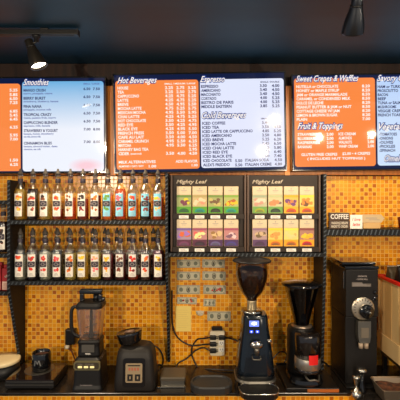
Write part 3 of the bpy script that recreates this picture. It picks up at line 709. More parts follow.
b = NB(); lathe(b, [(0, 0), (.022, 0), (.03, .06), (.031, .07), (.029, .07), (.027, .06), (0, .008)], 24, caps=False); build('cup', b, mat('maroon_glaze', (96, 30, 24), .3), t)

# ------------------------------------------------------------------ notes, bills and outlet on the tiles
BP = mat('banknote_paper', (196, 188, 160), 0.7); BG = mat('banknote_grey_green', (118, 120, 100), 0.7); BD = mat('banknote_dark', (58, 58, 50), 0.7); BR = mat('red_marker', (190, 50, 40), 0.6)
yw = WALL - 0.0025
def bill(u, v, w, h, rot, label, red=False, name='banknote'):
    t = thing(name, label, 'banknote', (X(u, WALL), yw, Z(v, WALL)), rot=(0, math.radians(rot), 0), group='banknotes taped to the tiles')
    b = NB(); W, H = w / 2, h / 2
    box(b, -W, W, -0.001, 0.0008, -H, H, 0)
    build('note_paper', b, BP, t)
    b = NB(); y = -0.0014
    for q in (rec(-W + .004, W - .004, H - .006, H - .003), rec(-W + .004, W - .004, -H + .003, -H + .006), rec(-W + .003, -W + .006, -H + .003, H - .003), rec(W - .006, W - .003, -H + .003, H - .003)): poly(b, q, y, 0)
    k = w / .156
    poly(b, ell(0, 0, .013 * k, H * .66), y, 1); poly(b, ell(0, 0.002, .009 * k, H * .5, 10), y - .0003, 4)
    poly(b, ell(0, 0.001, .0055 * k, H * .36, 10), y - .0005, 1)
    for s in (-1, 1):
        poly(b, ell(s * W * .62, 0, .013 * k, H * .5), y, 0)
        for zz in (-1, 1): text(b, '1', s * (W - .013), zz * H * .62 - .005, .010, y - .0002, 1, None, 'C', bold=.02)
    if red:
        for q in range(5):
            x = random.uniform(-W * .8, W * .7); poly(b, ell(x, random.uniform(-H * .3, H * .4), .008, .005, 8, rag=.4), y - .0006, 3)
    build('note_print', b, [BG, BD, BP, BR, BP], t)
bill(188.5, 263.5, .150, .054, -1, 'banknote in the top row of the taped bills, left one')
bill(213.5, 263.5, .146, .054, 1, 'banknote in the top row of the taped bills, right one')
bill(188.5, 275.8, .150, .056, 0, 'banknote in the second row of the taped bills, left one')
bill(214, 275.8, .152, .058, 1, 'banknote in the second row of the taped bills, right one')
bill(188.3, 289.5, .150, .058, 0, 'banknote in the third row of taped bills, left one above the yellow note')
bill(214.5, 289.5, .146, .058, 1, 'banknote scribbled with red marker in the third row of taped bills', red=True)
bill(187, 300.5, .128, .045, 1, 'banknote with red marks directly above the yellow note', red=True)
bill(209.5, 302.5, .078, .048, 3, 'short folded banknote below the red-scribbled bill')
bill(219, 316, .152, .062, 0, 'single banknote hanging lowest, just above the power outlet')
b = NB()
cr = [(0.026 * (1 + .3 * math.sin(3 * a)) * math.cos(a), 0.022 * (1 + .3 * math.cos(2 * a)) * math.sin(a)) for a in [2 * PI * k / 10 for k in range(10)]]
loft(b, [[(p[0], 0, p[1]) for p in cr], [(p[0] * .7 + .004, -0.012, p[1] * .6 - .003) for p in cr], [(p[0] * .25, -0.008 - .006 * (i % 2), p[1] * .3) for i, p in enumerate(cr)]], 0)
bmesh.ops.recalc_face_normals(b, faces=list(b.faces))
tag(build('crumpled_paper', b, mat('crumpled_note', (190, 180, 158), .7), loc=(X(200, WALL), yw, Z(313, WALL))), 'small crumpled pale paper stuck between the yellow note and lowest banknote', 'paper')
b = NB(); box(b, -0.049, 0.049, -0.0015, 0.001, -0.083, 0.083, 0)
t = thing('sticky_note', 'pale yellow paper note stuck on the tiles beside the black upright', 'paper note', (X(183.5, WALL), yw, Z(318.5, WALL)))
build('note_sheet', b, GOLDP, t)
b = NB()
for q in range(9): poly(b, rec(-.038, .03 + .008 * math.sin(q * 2.1), .055 - q * .014, .0565 - q * .014), -.0019, 0)
build('note_writing', b, mat('faint_pencil', (204, 176, 100), .7), t)

# outlet strip with plugs
t = thing('power_outlet', 'cream six-way power outlet on the tiles right of the yellow note', 'power outlet', (X(217, WALL), WALL - 0.001, Z(341.5, WALL)))
b = NB(); s_ = rrect(0, 0, .096, .16, .012)
loft(b, [[(p[0], 0, p[1]) for p in s_], [(p[0], -.03, p[1]) for p in s_], [(p[0] * .93, -.036, p[1] * .96) for p in s_]], 0); bmesh.ops.recalc_face_normals(b, faces=list(b.faces))
build('outlet_body', b, CREAM, t)
b = NB(); s_ = rrect(0, .093, .07, .022, .009)
loft(b, [[(p[0], -.004, p[1]) for p in s_], [(p[0], -.032, p[1]) for p in s_]], 0); bmesh.ops.recalc_face_normals(b, faces=list(b.faces)); build('top_cap', b, BLACK, t)
for r_ in range(3):
    for s in (-1, 1):
        b = NB(); zz = .045 - r_ * .042; box(b, s * .026 - .017, s * .026 + .017, -.0375, -.0355, zz - .014, zz + .014, 0, .0008)
        for q in (-.006, .006): box(b, s * .026 + q - .0015, s * .026 + q + .0015, -.0385, -.037, zz - .003, zz + .008, 1)
        box(b, s * .026 - .0025, s * .026 + .0025, -.0385, -.037, zz - .010, zz - .006, 1)
        build('socket', b, [WHITE, BLACK], t)
CBL = mat('cable_rubber', (30, 20, 16), .45)
def cable(pts, r, label, plug=None, pd=1, m=CBL):
    t = thing('power_cable', label, 'cable', pts[0], group='black cables on the tiled wall')
    o0 = Vector(pts[0]); b = NB(); tube(b, [tuple(Vector(p) - o0) for p in pts], r, 8); build('cable', b, m, t)
    if plug:
        b = NB(); q = Vector(plug) - o0; box(b, q.x - .02, q.x + .02, q.y - .014, q.y + .013, q.z - .013, q.z + .013, 0, .005)
        for zz in (-.005, .005): tube(b, [(q.x + pd * .018, q.y, q.z + zz), (q.x + pd * .03, q.y, q.z + zz)], .003, 6, sm=0)
        build('plug', b, BLACK, t)
Wp = lambda u, v, dy=0.012: (X(u, WALL), WALL - dy, Z(v, WALL))
yp = WALL - .054
def plug_at(s, r_): return (X(217, WALL) + s * .028, yp, Z(341.5, WALL) + .045 - r_ * .042)
pa, pb, pc, pd_ = plug_at(-1, 0), plug_at(-1, 1), plug_at(-1, 2), plug_at(1, 0)
cable([(pa[0] - .022, pa[1], pa[2]), Wp(203, 337, .03), Wp(197, 339), Wp(192, 347), Wp(192.5, 356), Wp(199, 366, .03), (X(212, 2.4), 2.42, TOP + .007), (X(238, 2.4), 2.40, TOP + .007)], .0048, 'black cable looping left from the top socket down to the worktop', pa)
cable([(pb[0] - .022, pb[1], pb[2]), Wp(203, 343, .03), Wp(190, 344.5), Wp(178, 337), Wp(173, 325), Wp(172.2, 305), Wp(172.2, 290)], .0048, 'black cable rising from the outlet along the black upright', pb)
cable([(pc[0] - .022, pc[1], pc[2]), Wp(204, 346, .03), Wp(196, 349, .02), Wp(187, 357, .02), (X(178, 2.44), 2.455, TOP + .03), (X(176, 2.42), 2.42, TOP + .007)], .0048, 'black cable slanting from the lowest socket down to the grey metal box', pc)
cable([(pd_[0] + .022, pd_[1], pd_[2]), Wp(231, 337, .03), Wp(238, 340, .04), Wp(246, 352, .06), Wp(250, 362, .08)], .0048, 'black cable leaving the outlet to the right behind the lit grinder', pd_, 1)
cable([Wp(148, 343), Wp(158, 347), Wp(163.2, 356), Wp(162.5, 364), (X(158, 2.46), 2.455, TOP + .02), (X(152, 2.42), 2.43, TOP + .007)], .0045, 'black cable loop behind the jarless blender base')
cable([Wp(270, 356, .06), Wp(279, 350, .03), Wp(286, 353, .02), Wp(283, 361, .03), (X(274, 2.42), 2.42, TOP + .007)], .0045, 'black cable looping between the two espresso grinders')

# ------------------------------------------------------------------ worktop
t = thing('worktop', 'long dark stone worktop on a tiled counter below the shelves', 'counter', (0, 2.3, 0))
YF = 2.137
b = NB(); box(b, -2.3, 2.7, YF, WALL - 0.002, TOP - .018, TOP, 0, .003); o = build('worktop_slab', b, WTOP, t, loc=(0, -2.3, 0))
b = NB(); box(b, .845, 2.7, 1.5, YF - .001, TOP - .018, TOP, 0, .003); o = build('worktop_return', b, WTOP, t, loc=(0, -2.3, 0))
b = NB(); box(b, -2.3, 2.7, YF + .006, WALL - .003, 0.001, TOP - .019, 0); box(b, .851, 2.7, 1.506, YF + .005, .001, TOP - .019, 0); build('tiled_base', b, TILE, t, loc=(0, -2.3, 0))
Y0 = TOP + .0012

# hob
t = thing('induction_hob', 'flat black tabletop hob standing at the left end of the worktop', 'hob', (-.9625, 2.285, Y0))
b = NB(); box(b, -.1375, .1375, -.12, .115, .008, .05, 0, .005); build('hob_body', b, BLACK, t)
b = NB(); box(b, -.136, .136, -.1185, .1135, .0505, .0575, 0, .0025); build('glass_top', b, mat('hob_glass', (26, 18, 16), .07, coat=.6), t)
b = NB()
for r_ in (.085, .082):
    pass
lathe(b, [(.083, .0578), (.0855, .0583), (.083, .0583)], 40, c=(0, .02, 0)); build('heating_ring_mark', b, DSTEEL, t)
b = NB()
for sx in (-1, 1):
    for sy in (-1, 1): lathe(b, [(0, 0), (.012, 0), (.012, .0078), (0, .0078)], 12, c=(sx * .115, sy * .095, 0))
build('foot', b, RUBBER, t)
b = NB(); box(b, -.1372, .1372, -.1206, -.1196, .028, .031); build('trim_line', b, DSTEEL, t)
# cup on hob
t = thing('black_cup', 'glossy black cup with a pale mark standing on the hob', 'cup', (X(41.5, 2.30), 2.30, Y0 + .060))
b = NB(); lathe(b, [(0, 0), (.050, 0), (.054, .006), (.0545, .06), (.0535, .100), (.050, .106), (.047, .104), (.049, .06), (.046, .01), (0, .01)], 36, caps=False); build('cup_body', b, GLOSSB, t)
b = NB()
for pts in ([(-.022, .040), (-.016, .040), (-.012, .072), (-.018, .072)], [(-.012, .072), (-.004, .052), (0, .056), (-.008, .072)], [(-.004, .052), (.004, .074), (.010, .074), (0, .050)], [(.004, .074), (.014, .040), (.020, .040), (.010, .074)]):
    wrap(b, pts, .001, 0, .0545)
build('printed_mark', b, mat('mark_silver', (112, 112, 110), .4), t)
b = NB(); lathe(b, [(.046, .085), (.0475, .085), (.046, .0855), (0, .0855)], 30, caps=False); build('drink', b, GROUNDS, t)
# canister
t = thing('storage_canister', 'low black canister with a cream lid at the left edge of the worktop', 'canister', (-1.213, 2.36, Y0))
b = NB(); lathe(b, [(0, 0), (.092, 0), (.097, .006), (.097, .078), (0, .078)], 40); build('canister_body', b, BLACK, t)
b = NB(); lathe(b, [(.099, .0785), (.101, .081), (.101, .095), (.097, .099), (.06, .101), (0, .101)], 40); build('canister_lid', b, mat('cream_lid', (226, 206, 160), .45), t)

# ------------------------------------------------------------------ blender with jar
bx = X(89.5, 2.21)
t = thing('jug_blender', 'tall blender with clear jar, black lid and handle on the worktop', 'blender', (bx, 2.245, Y0))
def rl(w, d, z, r=.02, cx=0, cy=0): return [(p[0], p[1], z) for p in rrect(cx, cy, w, d, r)]
b = NB(); loft(b, [rl(.168, .19, 0), rl(.168, .19, .012), rl(.158, .18, .03), rl(.150, .168, .12), rl(.148, .16, .168), rl(.128, .14, .178)], 0, smooth=False)
bmesh.ops.recalc_face_normals(b, faces=list(b.faces)); build('motor_base', b, BLACK, t)
b = NB(); pts = [(-.064, .118), (.07, .118), (.076, .130), (.076, .160), (.066, .168), (-.06, .168), (-.072, .158), (-.074, .132)]
loft(b, [[(p[0], -.082, p[1]) for p in pts], [(p[0], -.093, p[1]) for p in pts]], 0)
pp_ = [(p[0] * .9, (p[1] - .143) * .74 + .143) for p in pts]; loft(b, [[(p[0], -.0931, p[1]) for p in pp_], [(p[0], -.0945, p[1]) for p in pp_]], 1)
bmesh.ops.recalc_face_normals(b, faces=list(b.faces)); build('control_panel', b, [mat('olive_steel', (128, 120, 86), .35, .5), mat('panel_dark', (58, 50, 36), .4)], t)
for k in range(3):
    b = NB(); box(b, -.048 + k * .034, -.024 + k * .034, -.099, -.0948, .132, .143, 0, .0015); build('button', b, mat('button_ivory', (250, 236, 170), .4, emit=(250, 230, 160), es=.35), t)
b = NB(); text(b, 'ON   PULSE', -.05, .150, .006, -.0951, 0, .09, 'L'); text(b, 'PROFESSIONAL', -.038, .03, .006, -.0905, 0, .07, 'L', bold=.02); build('panel_lettering', b, LINK, t)
b = NB(); loft(b, [rl(.118, .118, .1785), rl(.128, .124, .19), rl(.122, .120, .235), rl(.13, .126, .262), rl(.118, .114, .272)], 0); bmesh.ops.recalc_face_normals(b, faces=list(b.faces)); build('jar_collar', b, BLACK, t)
b = NB(); pts = [(-.036, .208), (.036, .208), (.036, .250), (-.036, .250)]; loft(b, [[(p[0], -.060, p[1]) for p in pts], [(p[0], -.0665, p[1]) for p in pts]], 0); text(b, 'NINJA', 0, .196, .008, -.0658, 1, .03, 'C', bold=.03)
bmesh.ops.recalc_face_normals(b, faces=[f for f in b.faces if f.material_index == 0]); build('collar_badge', b, [DSTEEL, WHITE], t)
b = NB()
outer = [rl(.112, .108, .2725, .022), rl(.116, .112, .29, .024), rl(.146, .138, .452, .028)]
bb_ = bmesh.new(); Rg = [[bb_.verts.new(p) for p in s] for s in outer]
for a, d in zip(Rg, Rg[1:]):
    for i in range(len(a)): bb_.faces.new((a[i], a[(i + 1) % len(a)], d[(i + 1) % len(a)], d[i]))
bb_.faces.new(list(reversed(Rg[0]))); join(b, bb_, 0, smooth=True); build('clear_jar', b, JARG, t)
b = NB(); lathe(b, [(0, .274), (.016, .274), (.012, .30), (.009, .34), (.008, .43), (0, .432)], 14, mi=0)
for zz, a0 in ((.30, 0), (.34, 60), (.385, 120)):
    for s in (0, PI):
        M = Matrix.Translation((0, 0, zz)) @ Matrix.Rotation(math.radians(a0) + s, 4, 'Z'); box(b, .005, .042, -.006, .006, -.002, .002, 1, M=M)
build('blade_shaft', b, [CHAR, STEEL], t)
b = NB(); loft(b, [rl(.152, .144, .4525, .03), rl(.152, .144, .468, .03), rl(.134, .126, .482, .028)], 0); bmesh.ops.recalc_face_normals(b, faces=list(b.faces)); build('lid', b, BLACK, t)
b = NB()
box(b, -.064, -.04, -.018, .018, .4825, .53, 0, .006); box(b, .044, .066, -.018, .018, .4825, .524, 0, .006); box(b, -.066, .066, -.02, .02, .526, .552, 0, .008); lathe(b, [(0, .483), (.016, .483), (.016, .524), (0, .524)], 14, c=(.028, 0, 0))
box(b, .05, .082, -.014, .014, .486, .505, 0, .005); build('lid_handle', b, GLOSSB, t)
b = NB(); tube(b, [(-.066, -.01, .438), (-.090, -.01, .452), (-.108, -.012, .438), (-.112, -.014, .40), (-.110, -.014, .335), (-.098, -.012, .295), (-.062, -.008, .275)], .0105, 10); build('jar_handle', b, BLACK, t)

# adapter hanging behind blender
t = thing('wall_adapter', 'black wall adapter with white plug on the tiles behind the blender handle', 'adapter', (X(72.5, WALL), WALL - .001, Z(335, WALL)))
b = NB(); box(b, -.034, .030, -.045, 0, -.05, .05, 0, .008); build('adapter_body', b, SATIN, t)
b = NB(); lathe(b, [(0, 0), (.013, 0), (.016, .008), (.014, .02), (0, .024)], 16, c=(-.024, -.03, -.075)); build('white_plug', b, CREAM, t)
b = NB(); tube(b, [(-.02, -.03, -.074), (.002, -.03, -.09), (.016, -.03, -.12), (.030, -.025, -.16), (.05, -.02, -.175)], .0045, 8); build('cord', b, mat('red_brown_cord', (96, 30, 18), .5), t)

# ------------------------------------------------------------------ blender base without jar
bx = X(136, 2.22)
t = thing('blender_base', 'squat grey blender motor base with black panel and tilted cup on top', 'blender base', (bx, 2.245, Y0))
b = NB(); loft(b, [rl(.224, .19, 0, .03), rl(.232, .196, .01, .03), rl(.230, .192, .06, .035), rl(.212, .172, .17, .035), rl(.202, .160, .205, .04), rl(.175, .13, .230, .05), rl(.14, .10, .238, .045)], 0, smooth=True)
bmesh.ops.recalc_face_normals(b, faces=list(b.faces)); build('base_housing', b, CHAR, t)
TL = Matrix.Rotation(math.radians(-6.5), 4, 'X')
b = NB(); pts = rrect(0, .105, .124, .155, .014)
def ty(z): return -.099 + (z - .03) * .085
loft(b, [[(p[0], ty(p[1]) + .01, p[1]) for p in pts], [(p[0], ty(p[1]) - .003, p[1]) for p in pts]], 0)
bmesh.ops.recalc_face_normals(b, faces=list(b.faces)); build('front_panel', b, GLOSSB, t)
b = NB(); pts = rrect(0, .105, .094, .105, .008); q = [(p[0], ty(p[1]) - .0045, p[1]) for p in pts]; f = b.faces.new([b.verts.new(p) for p in q]); f.material_index = 0
def tpoly(pts, mi, o_): b.faces.new([b.verts.new((p[0], ty(p[1]) - o_, p[1])) for p in pts]).material_index = mi
for s in (-1, 1): tpoly(rec(s * .021 - .015, s * .021 + .015, .062, .098), 1, .0052); tpoly(rec(s * .021 - .004, s * .021 + .004, .072, .088), 0, .0058)
for k in range(4): tpoly(rec(-.03 + k * .016, -.02 + k * .016, .118, .134), 2, .0052)
tpoly(rec(-.035, .035, .142, .148), 1, .0052)
bmesh.ops.recalc_face_normals(b, faces=list(b.faces)); build('switch_plate', b, [mat('worn_tan_plate', (148, 128, 98), .5), BLACK, mat('plate_red', (170, 90, 64), .5)], t)
b = NB(); M = Matrix.Translation((-.034, -.01, .243)) @ Matrix.Rotation(math.radians(-9), 4, 'Y') @ Matrix.Rotation(math.radians(-4), 4, 'X')
lathe(b, [(0, .004), (.060, .004), (.066, .012), (.073, .05), (.075, .062), (.072, .066), (.068, .062), (0, .060)], 36, M=M, caps=False); build('tilted_cup_lid', b, GLOSSB, t)
b = NB(); lathe(b, [(0, .061), (.03, .061), (.028, .070), (0, .072)], 20, M=M @ Matrix.Translation((.004, 0, 0)), sy=.6); build('lid_grip', b, mat('tan_grip', (112, 84, 66), .4), t)

# ------------------------------------------------------------------ grey metal box and black oval tray
t = thing('metal_box', 'low grey metal box on the worktop below the yellow note', 'box', (X(173, 2.24), 2.27, Y0))
b = NB(); loft(b, [rl(.140, .13, 0, .006), rl(.140, .13, .034, .006)], 0); bmesh.ops.recalc_face_normals(b, faces=list(b.faces)); build('box_body', b, DSTEEL, t)
b = NB(); loft(b, [rl(.148, .138, .035, .01), rl(.148, .138, .048, .01), rl(.140, .13, .054, .01)], 0); bmesh.ops.recalc_face_normals(b, faces=list(b.faces)); build('box_lid', b, mat('grey_lid', (84, 76, 64), .4, .3), t)
b = NB(); box(b, -.088, .074, -.078, -.066, 0, .005, 0, .001); build('base_flange', b, STEEL, t)
t = thing('oval_tray', 'black rounded tray lying between the metal box and the lit grinder', 'tray', (X(211.5, 2.16), 2.18, Y0))
b = NB(); loft(b, [rl(.226, .15, .0, .07), rl(.236, .16, .006, .075), rl(.238, .162, .038, .075), rl(.228, .152, .046, .07), rl(.214, .138, .046, .066), rl(.206, .13, .038, .06)], 0, smooth=False); bmesh.ops.recalc_face_normals(b, faces=list(b.faces)); build('tray_body', b, mat('grey_black_rubber', (40, 39, 38), .5), t)

# ------------------------------------------------------------------ espresso grinder with lit display
gx = X(255, 2.24)
BLUEB = mat('deep_blue_black_paint', (16, 26, 36), .22, .3, coat=.6)
t = thing('espresso_grinder', 'tall espresso grinder with blue lit display and bulbous bean hopper', 'coffee grinder', (gx, 2.26, Y0), group='espresso grinders')
b = NB(); loft(b, [rl(.215, .21, .0, .06), rl(.222, .216, .01, .06), rl(.216, .21, .03, .06), rl(.19, .19, .036, .06)], 0, smooth=False); bmesh.ops.recalc_face_normals(b, faces=list(b.faces)); build('foot_plate', b, GLOSSB, t)
b = NB(); loft(b, [rl(.232, .226, .037, .07), rl(.236, .23, .045, .07), rl(.226, .22, .055, .07)], 0, smooth=False); bmesh.ops.recalc_face_normals(b, faces=list(b.faces)); build('chrome_skirt', b, DSTEEL, t)
b = NB(); loft(b, [rl(.222, .20, .056, .06), rl(.216, .195, .10, .06), rl(.188, .175, .22, .05), rl(.152, .155, .345, .045), rl(.142, .145, .40, .04), rl(.128, .13, .412, .04)], 0, smooth=True); bmesh.ops.recalc_face_normals(b, faces=list(b.faces)); build('grinder_body', b, BLUEB, t)
def gy(z): return -.1 + (z - .056) * .092
b = NB()
pts = rrect(-.014, .352, .080, .09, .008); loft(b, [[(p[0], gy(p[1]) + .01, p[1]) for p in pts], [(p[0], gy(p[1]) - .006, p[1]) for p in pts]], 0); bmesh.ops.recalc_face_normals(b, faces=list(b.faces)); pnl = build('display_panel', b, GLOSSB, t)
b = NB(); zz = .372
def gp(pts, mi, o_): b.faces.new([b.verts.new((p[0], gy(p[1]) - o_, p[1])) for p in pts]).material_index = mi
gp(rec(-.040, .014, .354, .386), 0, .0068); gp(ell(-.013, .371, .015, .009), 1, .0076)
gp(rec(-.038, -.020, .319, .333), 2, .0068); gp(rec(-.004, .014, .319, .333), 2, .0068)
gp(rec(-.032, -.026, .323, .329), 1, .0076); gp(rec(.002, .008, .323, .329), 1, .0076)
bmesh.ops.recalc_face_normals(b, faces=list(b.faces)); build('lit_display', b, [mat('display_lilac', (60, 80, 200), .3, emit=(120, 140, 255), es=1.3), mat('display_white', (255, 255, 255), .3, emit=(245, 248, 255), es=1.6), mat('display_blue', (30, 60, 255), .3, emit=(40, 80, 255), es=1.8)], pnl)
b = NB(); M = Matrix.Translation((-.004, -.112, .262)) @ Matrix.Rotation(PI / 2, 4, 'X')
lathe(b, [(0, 0), (.034, 0), (.036, .004), (.034, .016), (.02, .022), (0, .024)], 24, M=M, sy=.62, c=(0, 0, -.004)); build('chrome_spout_cover', b, STEEL, t)
b = NB(); lathe(b, [(0, 0), (.010, 0), (.016, .03), (.014, .038), (0, .038)], 18, c=(-.004, -.118, .205)); tube(b, [(-.026, -.10, .196), (-.026, -.135, .190), (.016, -.135, .190), (.016, -.10, .196)], .004, 6, sm=3); build('spout_fork', b, DSTEEL, t)
b = NB(); M = Matrix.Translation((.074, -.06, .27)) @ Matrix.Rotation(PI / 2, 4, 'X'); lathe(b, [(0, 0), (.013, 0), (.013, .02), (.010, .026), (0, .026)], 18, M=M); build('adjusting_knob', b, STEEL, t)
HX = -.016
b = NB(); lathe(b, [(0, .413), (.058, .413), (.062, .417), (.062, .425), (.056, .430), (0, .430)], 30, c=(HX, 0, 0)); build('collar_ring', b, STEEL, t)
b = NB(); lathe(b, [(0, .431), (.028, .431), (.028, .480), (.033, .484), (0, .484)], 24, c=(HX, 0, 0)); build('hopper_neck', b, mat('bright_neck', (206, 190, 158), .3, .6), t)
hp = [(.030, .485), (.034, .50), (.052, .52), (.070, .545), (.086, .59), (.094, .635), (.094, .67), (.090, .706)]
b = NB(); lathe(b, hp, 36, c=(HX, 0, 0), caps=False); build('bean_hopper', b, HOPG, t)
b = NB(); lathe(b, [(0, .487)] + [(r_ - .005, z_) for r_, z_ in hp if z_ < .66] + [(.085, .668), (.05, .680), (0, .684)], 32, c=(HX, 0, 0), caps=False); build('coffee_beans', b, BEANS, t)
b = NB(); lathe(b, [(0, .707), (.088, .707), (.112, .712), (.114, .718), (.104, .724), (.06, .732), (0, .734)], 36, c=(HX, 0, 0)); build('hopper_lid', b, BLACK, t)
b = NB(); loft(b, [rl(.19, .11, .004, .05, 0, -.166), rl(.21, .12, .012, .055, 0, -.168), rl(.214, .124, .040, .055, 0, -.168)], 0); bmesh.ops.recalc_face_normals(b, faces=list(b.faces)); build('front_tray', b, BLACK, t)
b = NB(); P_ = rrect(0, -.168, .214, .124, .055, 6); tube(b, [(p[0], p[1], .043) for p in P_] + [(P_[0][0], P_[0][1], .043)], .0035, 6, sm=0); build('tray_rim', b, STEEL, t)

# ------------------------------------------------------------------ black doser grinder
gx2 = X(304, 2.26)
t = thing('espresso_grinder', 'black doser grinder with cone hopper and a small red tag', 'coffee grinder', (gx2, 2.29, Y0 + .0225), group='espresso grinders')
DK = mat('smoked_plastic', (24, 20, 19), .1, coat=.6)
SMK = glass_mat('smoked_hopper', (92, 72, 62), .05)
b = NB(); loft(b, [rl(.184, .235, .0, .07, .0, -.02), rl(.19, .24, .012, .07, .0, -.02), rl(.18, .23, .03, .07, .0, -.02)], 0); bmesh.ops.recalc_face_normals(b, faces=list(b.faces)); build('foot_plate', b, GLOSSB, t)
b = NB(); lathe(b, [(0, .031), (.078, .031), (.082, .05), (.080, .27), (.074, .292), (0, .292)], 36, c=(-.008, .02, 0)); build('motor_housing', b, SATIN, t)
b = NB(); lathe(b, [(0, .293), (.058, .293), (.062, .297), (.062, .303), (.046, .308), (0, .308)], 30, c=(-.004, .01, 0)); build('collar_ring', b, mat('warm_ring', (150, 132, 116), .3, .8), t)
hp = [(.044, .309), (.046, .33), (.058, .375), (.076, .44), (.092, .50), (.100, .535)]
b = NB(); lathe(b, hp, 36, c=(-.004, .01, 0), caps=False); build('bean_hopper', b, SMK, t)
b = NB(); lathe(b, [(0, .311)] + [(r_ - .005, z_) for r_, z_ in hp if z_ < .51] + [(.05, .508), (0, .512)], 30, c=(-.004, .01, 0), caps=False); build('coffee_beans', b, BEANS, t)
b = NB(); lathe(b, [(0, .536), (.100, .536), (.118, .542), (.119, .550), (.10, .556), (.05, .566), (0, .568)], 36, c=(-.004, .01, 0)); build('hopper_lid', b, GLOSSB, t)
b = NB(); lathe(b, [(0, .075), (.068, .075), (.072, .08), (.072, .096), (0, .096)], 32, c=(.006, -.085, 0)); lathe(b, [(0, .155), (.072, .155), (.072, .278), (.068, .286), (0, .286)], 32, c=(.006, -.085, 0)); build('doser_chamber', b, DK, t)
b = NB(); lathe(b, [(0, .0965), (.072, .0965), (.0735, .0985), (.0735, .153), (.0725, .1545), (0, .1545)], 32, c=(.006, -.085, 0)); build('steel_band', b, mat('satin_steel', (176, 168, 158), .32, .85), t)
b = NB(); rr = .0750; 
for i in range(5):
    a0 = math.radians(-10 + i * 8.5); a1 = math.radians(-10 + (i + 1) * 8.5)
    f = b.faces.new([b.verts.new((.006 + rr * math.sin(a), -.085 - rr * math.cos(a), z_)) for a, z_ in ((a0, .132), (a1, .132), (a1, .186), (a0, .186))])
build('red_tag', b, mat('red_tag_paper', (226, 26, 22), .5), t)
b = NB(); tube(b, [(-.02, -.12, .062), (-.01, -.165, .052), (.02, -.175, .058), (.045, -.165, .050), (.06, -.12, .062)], .0055, 8); lathe(b, [(0, .052), (.022, .052), (.026, .074), (0, .074)], 18, c=(.006, -.085, 0)); build('portafilter_fork', b, DSTEEL, t)
b = NB(); tube(b, [(.088, -.07, .12), (.105, -.10, .118), (.112, -.13, .114)], .006, 8); build('doser_lever', b, GLOSSB, t)
# tray under it
t = thing('grinder_tray', 'flat black tray under the doser grinder with orange highlight painted along its edge', 'tray', (X(316, 2.25), 2.265, Y0))
b = NB(); box(b, -.195, .1, -.118, .20, 0, .020, 0, .003); box(b, -.195, .1, .190, .20, .020, .03, 0, .002); build('tray_plate', b, SATIN, t)
b = NB(); box(b, -.08, .095, -.125, -.1185, .0, .016, 0, .001); build('edge_highlight', b, mat('orange_highlight', (178, 92, 32), .4), t)  # orange strip paints the highlight along the tray's front edge

# ------------------------------------------------------------------ bulk grinder
x0, x1 = X(346, 2.2), X(378.5, 2.2); w = x1 - x0
t = thing('bulk_grinder', 'tall black bulk coffee grinder with round chrome dial', 'coffee grinder', ((x0 + x1) / 2, 2.325, Y0))
DKB = mat('grinder_black_paint', (20, 17, 15), .42, .0, spec=.3, bump=(120, .1))
b = NB(); box(b, -w / 2, w / 2, -.125, .125, .40, .675, 0, .006); box(b, -w / 2 + .001, w / 2 - .001, -.112, .125, .012, .399, 0, .005); build('grinder_cabinet', b, DKB, t)
b = NB(); box(b, -w / 2 - .003, w / 2 + .003, -.145, .13, 0, .0115, 0, .003); build('foot_plate', b, BLACK, t)
b = NB(); box(b, -w / 2 - .006, w / 2 + .002, -.13, .13, .676, .694, 0, .005); box(b, -w / 2 - .012, w / 2 - .002, -.10, .13, .695, .712, 0, .006); build('hopper_lid', b, GLOSSB, t)
b = NB(); box(b, -w / 2 - .0045, -w / 2 - .0005, -.10, -.09, .56, .66, 0, .001); build('side_highlight', b, STEEL, t)  # thin steel strip stands in for the bright vertical highlight on the side
cx, cz = .0, .452
M = Matrix.Translation((cx + .002, -.126, cz)) @ Matrix.Rotation(PI / 2, 4, 'X')
b = NB(); lathe(b, [(0, 0), (.064, 0), (.066, .003), (.064, .008), (.058, .010), (0, .010)], 40, M=M); dial = build('grind_dial', b, mat('satin_chrome', (196, 184, 164), .3, .9), t)
b = NB()
for k in range(14):
    a = math.radians(-30 + k * 18); M2 = Matrix.Translation((cx + .002 + .051 * math.cos(a), -.1372, cz + .051 * math.sin(a))) @ Matrix.Rotation(-a, 4, 'Y'); box(b, -.006, .006, -.0006, .0006, -.0017, .0017, M=M2)
build('dial_marks', b, BLACK, dial)
M = Matrix.Translation((cx + .016, -.137, cz - .012)) @ Matrix.Rotation(PI / 2, 4, 'X')
b = NB(); lathe(b, [(0, 0), (.040, 0), (.040, .016), (.034, .022), (0, .022)], 32, M=M); lathe(b, [(0, .0225), (.024, .0225), (.02, .036), (0, .038)], 24, M=M); build('dial_knob', b, GLOSSB, dial)
M = Matrix.Translation((cx + .026, -.1755, cz - .012)) @ Matrix.Rotation(PI / 2, 4, 'X'); b = NB(); lathe(b, [(0, 0), (.007, 0), (.006, .003), (0, .004)], 16, M=M); build('knob_screw', b, STEEL, dial)
b = NB(); pts = [(-.034, .385), (.040, .385), (.040, .30), (.034, .262), (-.026, .262), (-.034, .30)]
loft(b, [[(p[0], -.113, p[1]) for p in pts], [(p[0] * .98, -.150, p[1]) for p in pts]], 0); bmesh.ops.recalc_face_normals(b, faces=list(b.faces)); build('steel_chute', b, DSTEEL, t)
b = NB(); pts = [(-.018, .348), (.026, .348), (.026, .292), (-.018, .292)]; loft(b, [[(p[0], -.151, p[1]) for p in pts], [(p[0], -.153, p[1]) for p in pts]], 0); bmesh.ops.recalc_face_normals(b, faces=list(b.faces)); build('chute_plate', b, mat('chute_plate', (118, 108, 94), .5, .4), t)
b = NB()
for xx in (-.012, .018): lathe(b, [(0, 0), (.012, 0), (.013, .032), (0, .032)], 14, c=(xx, -.135, .228))
build('chute_clip', b, mat('pale_clip', (168, 148, 126), .45), t)
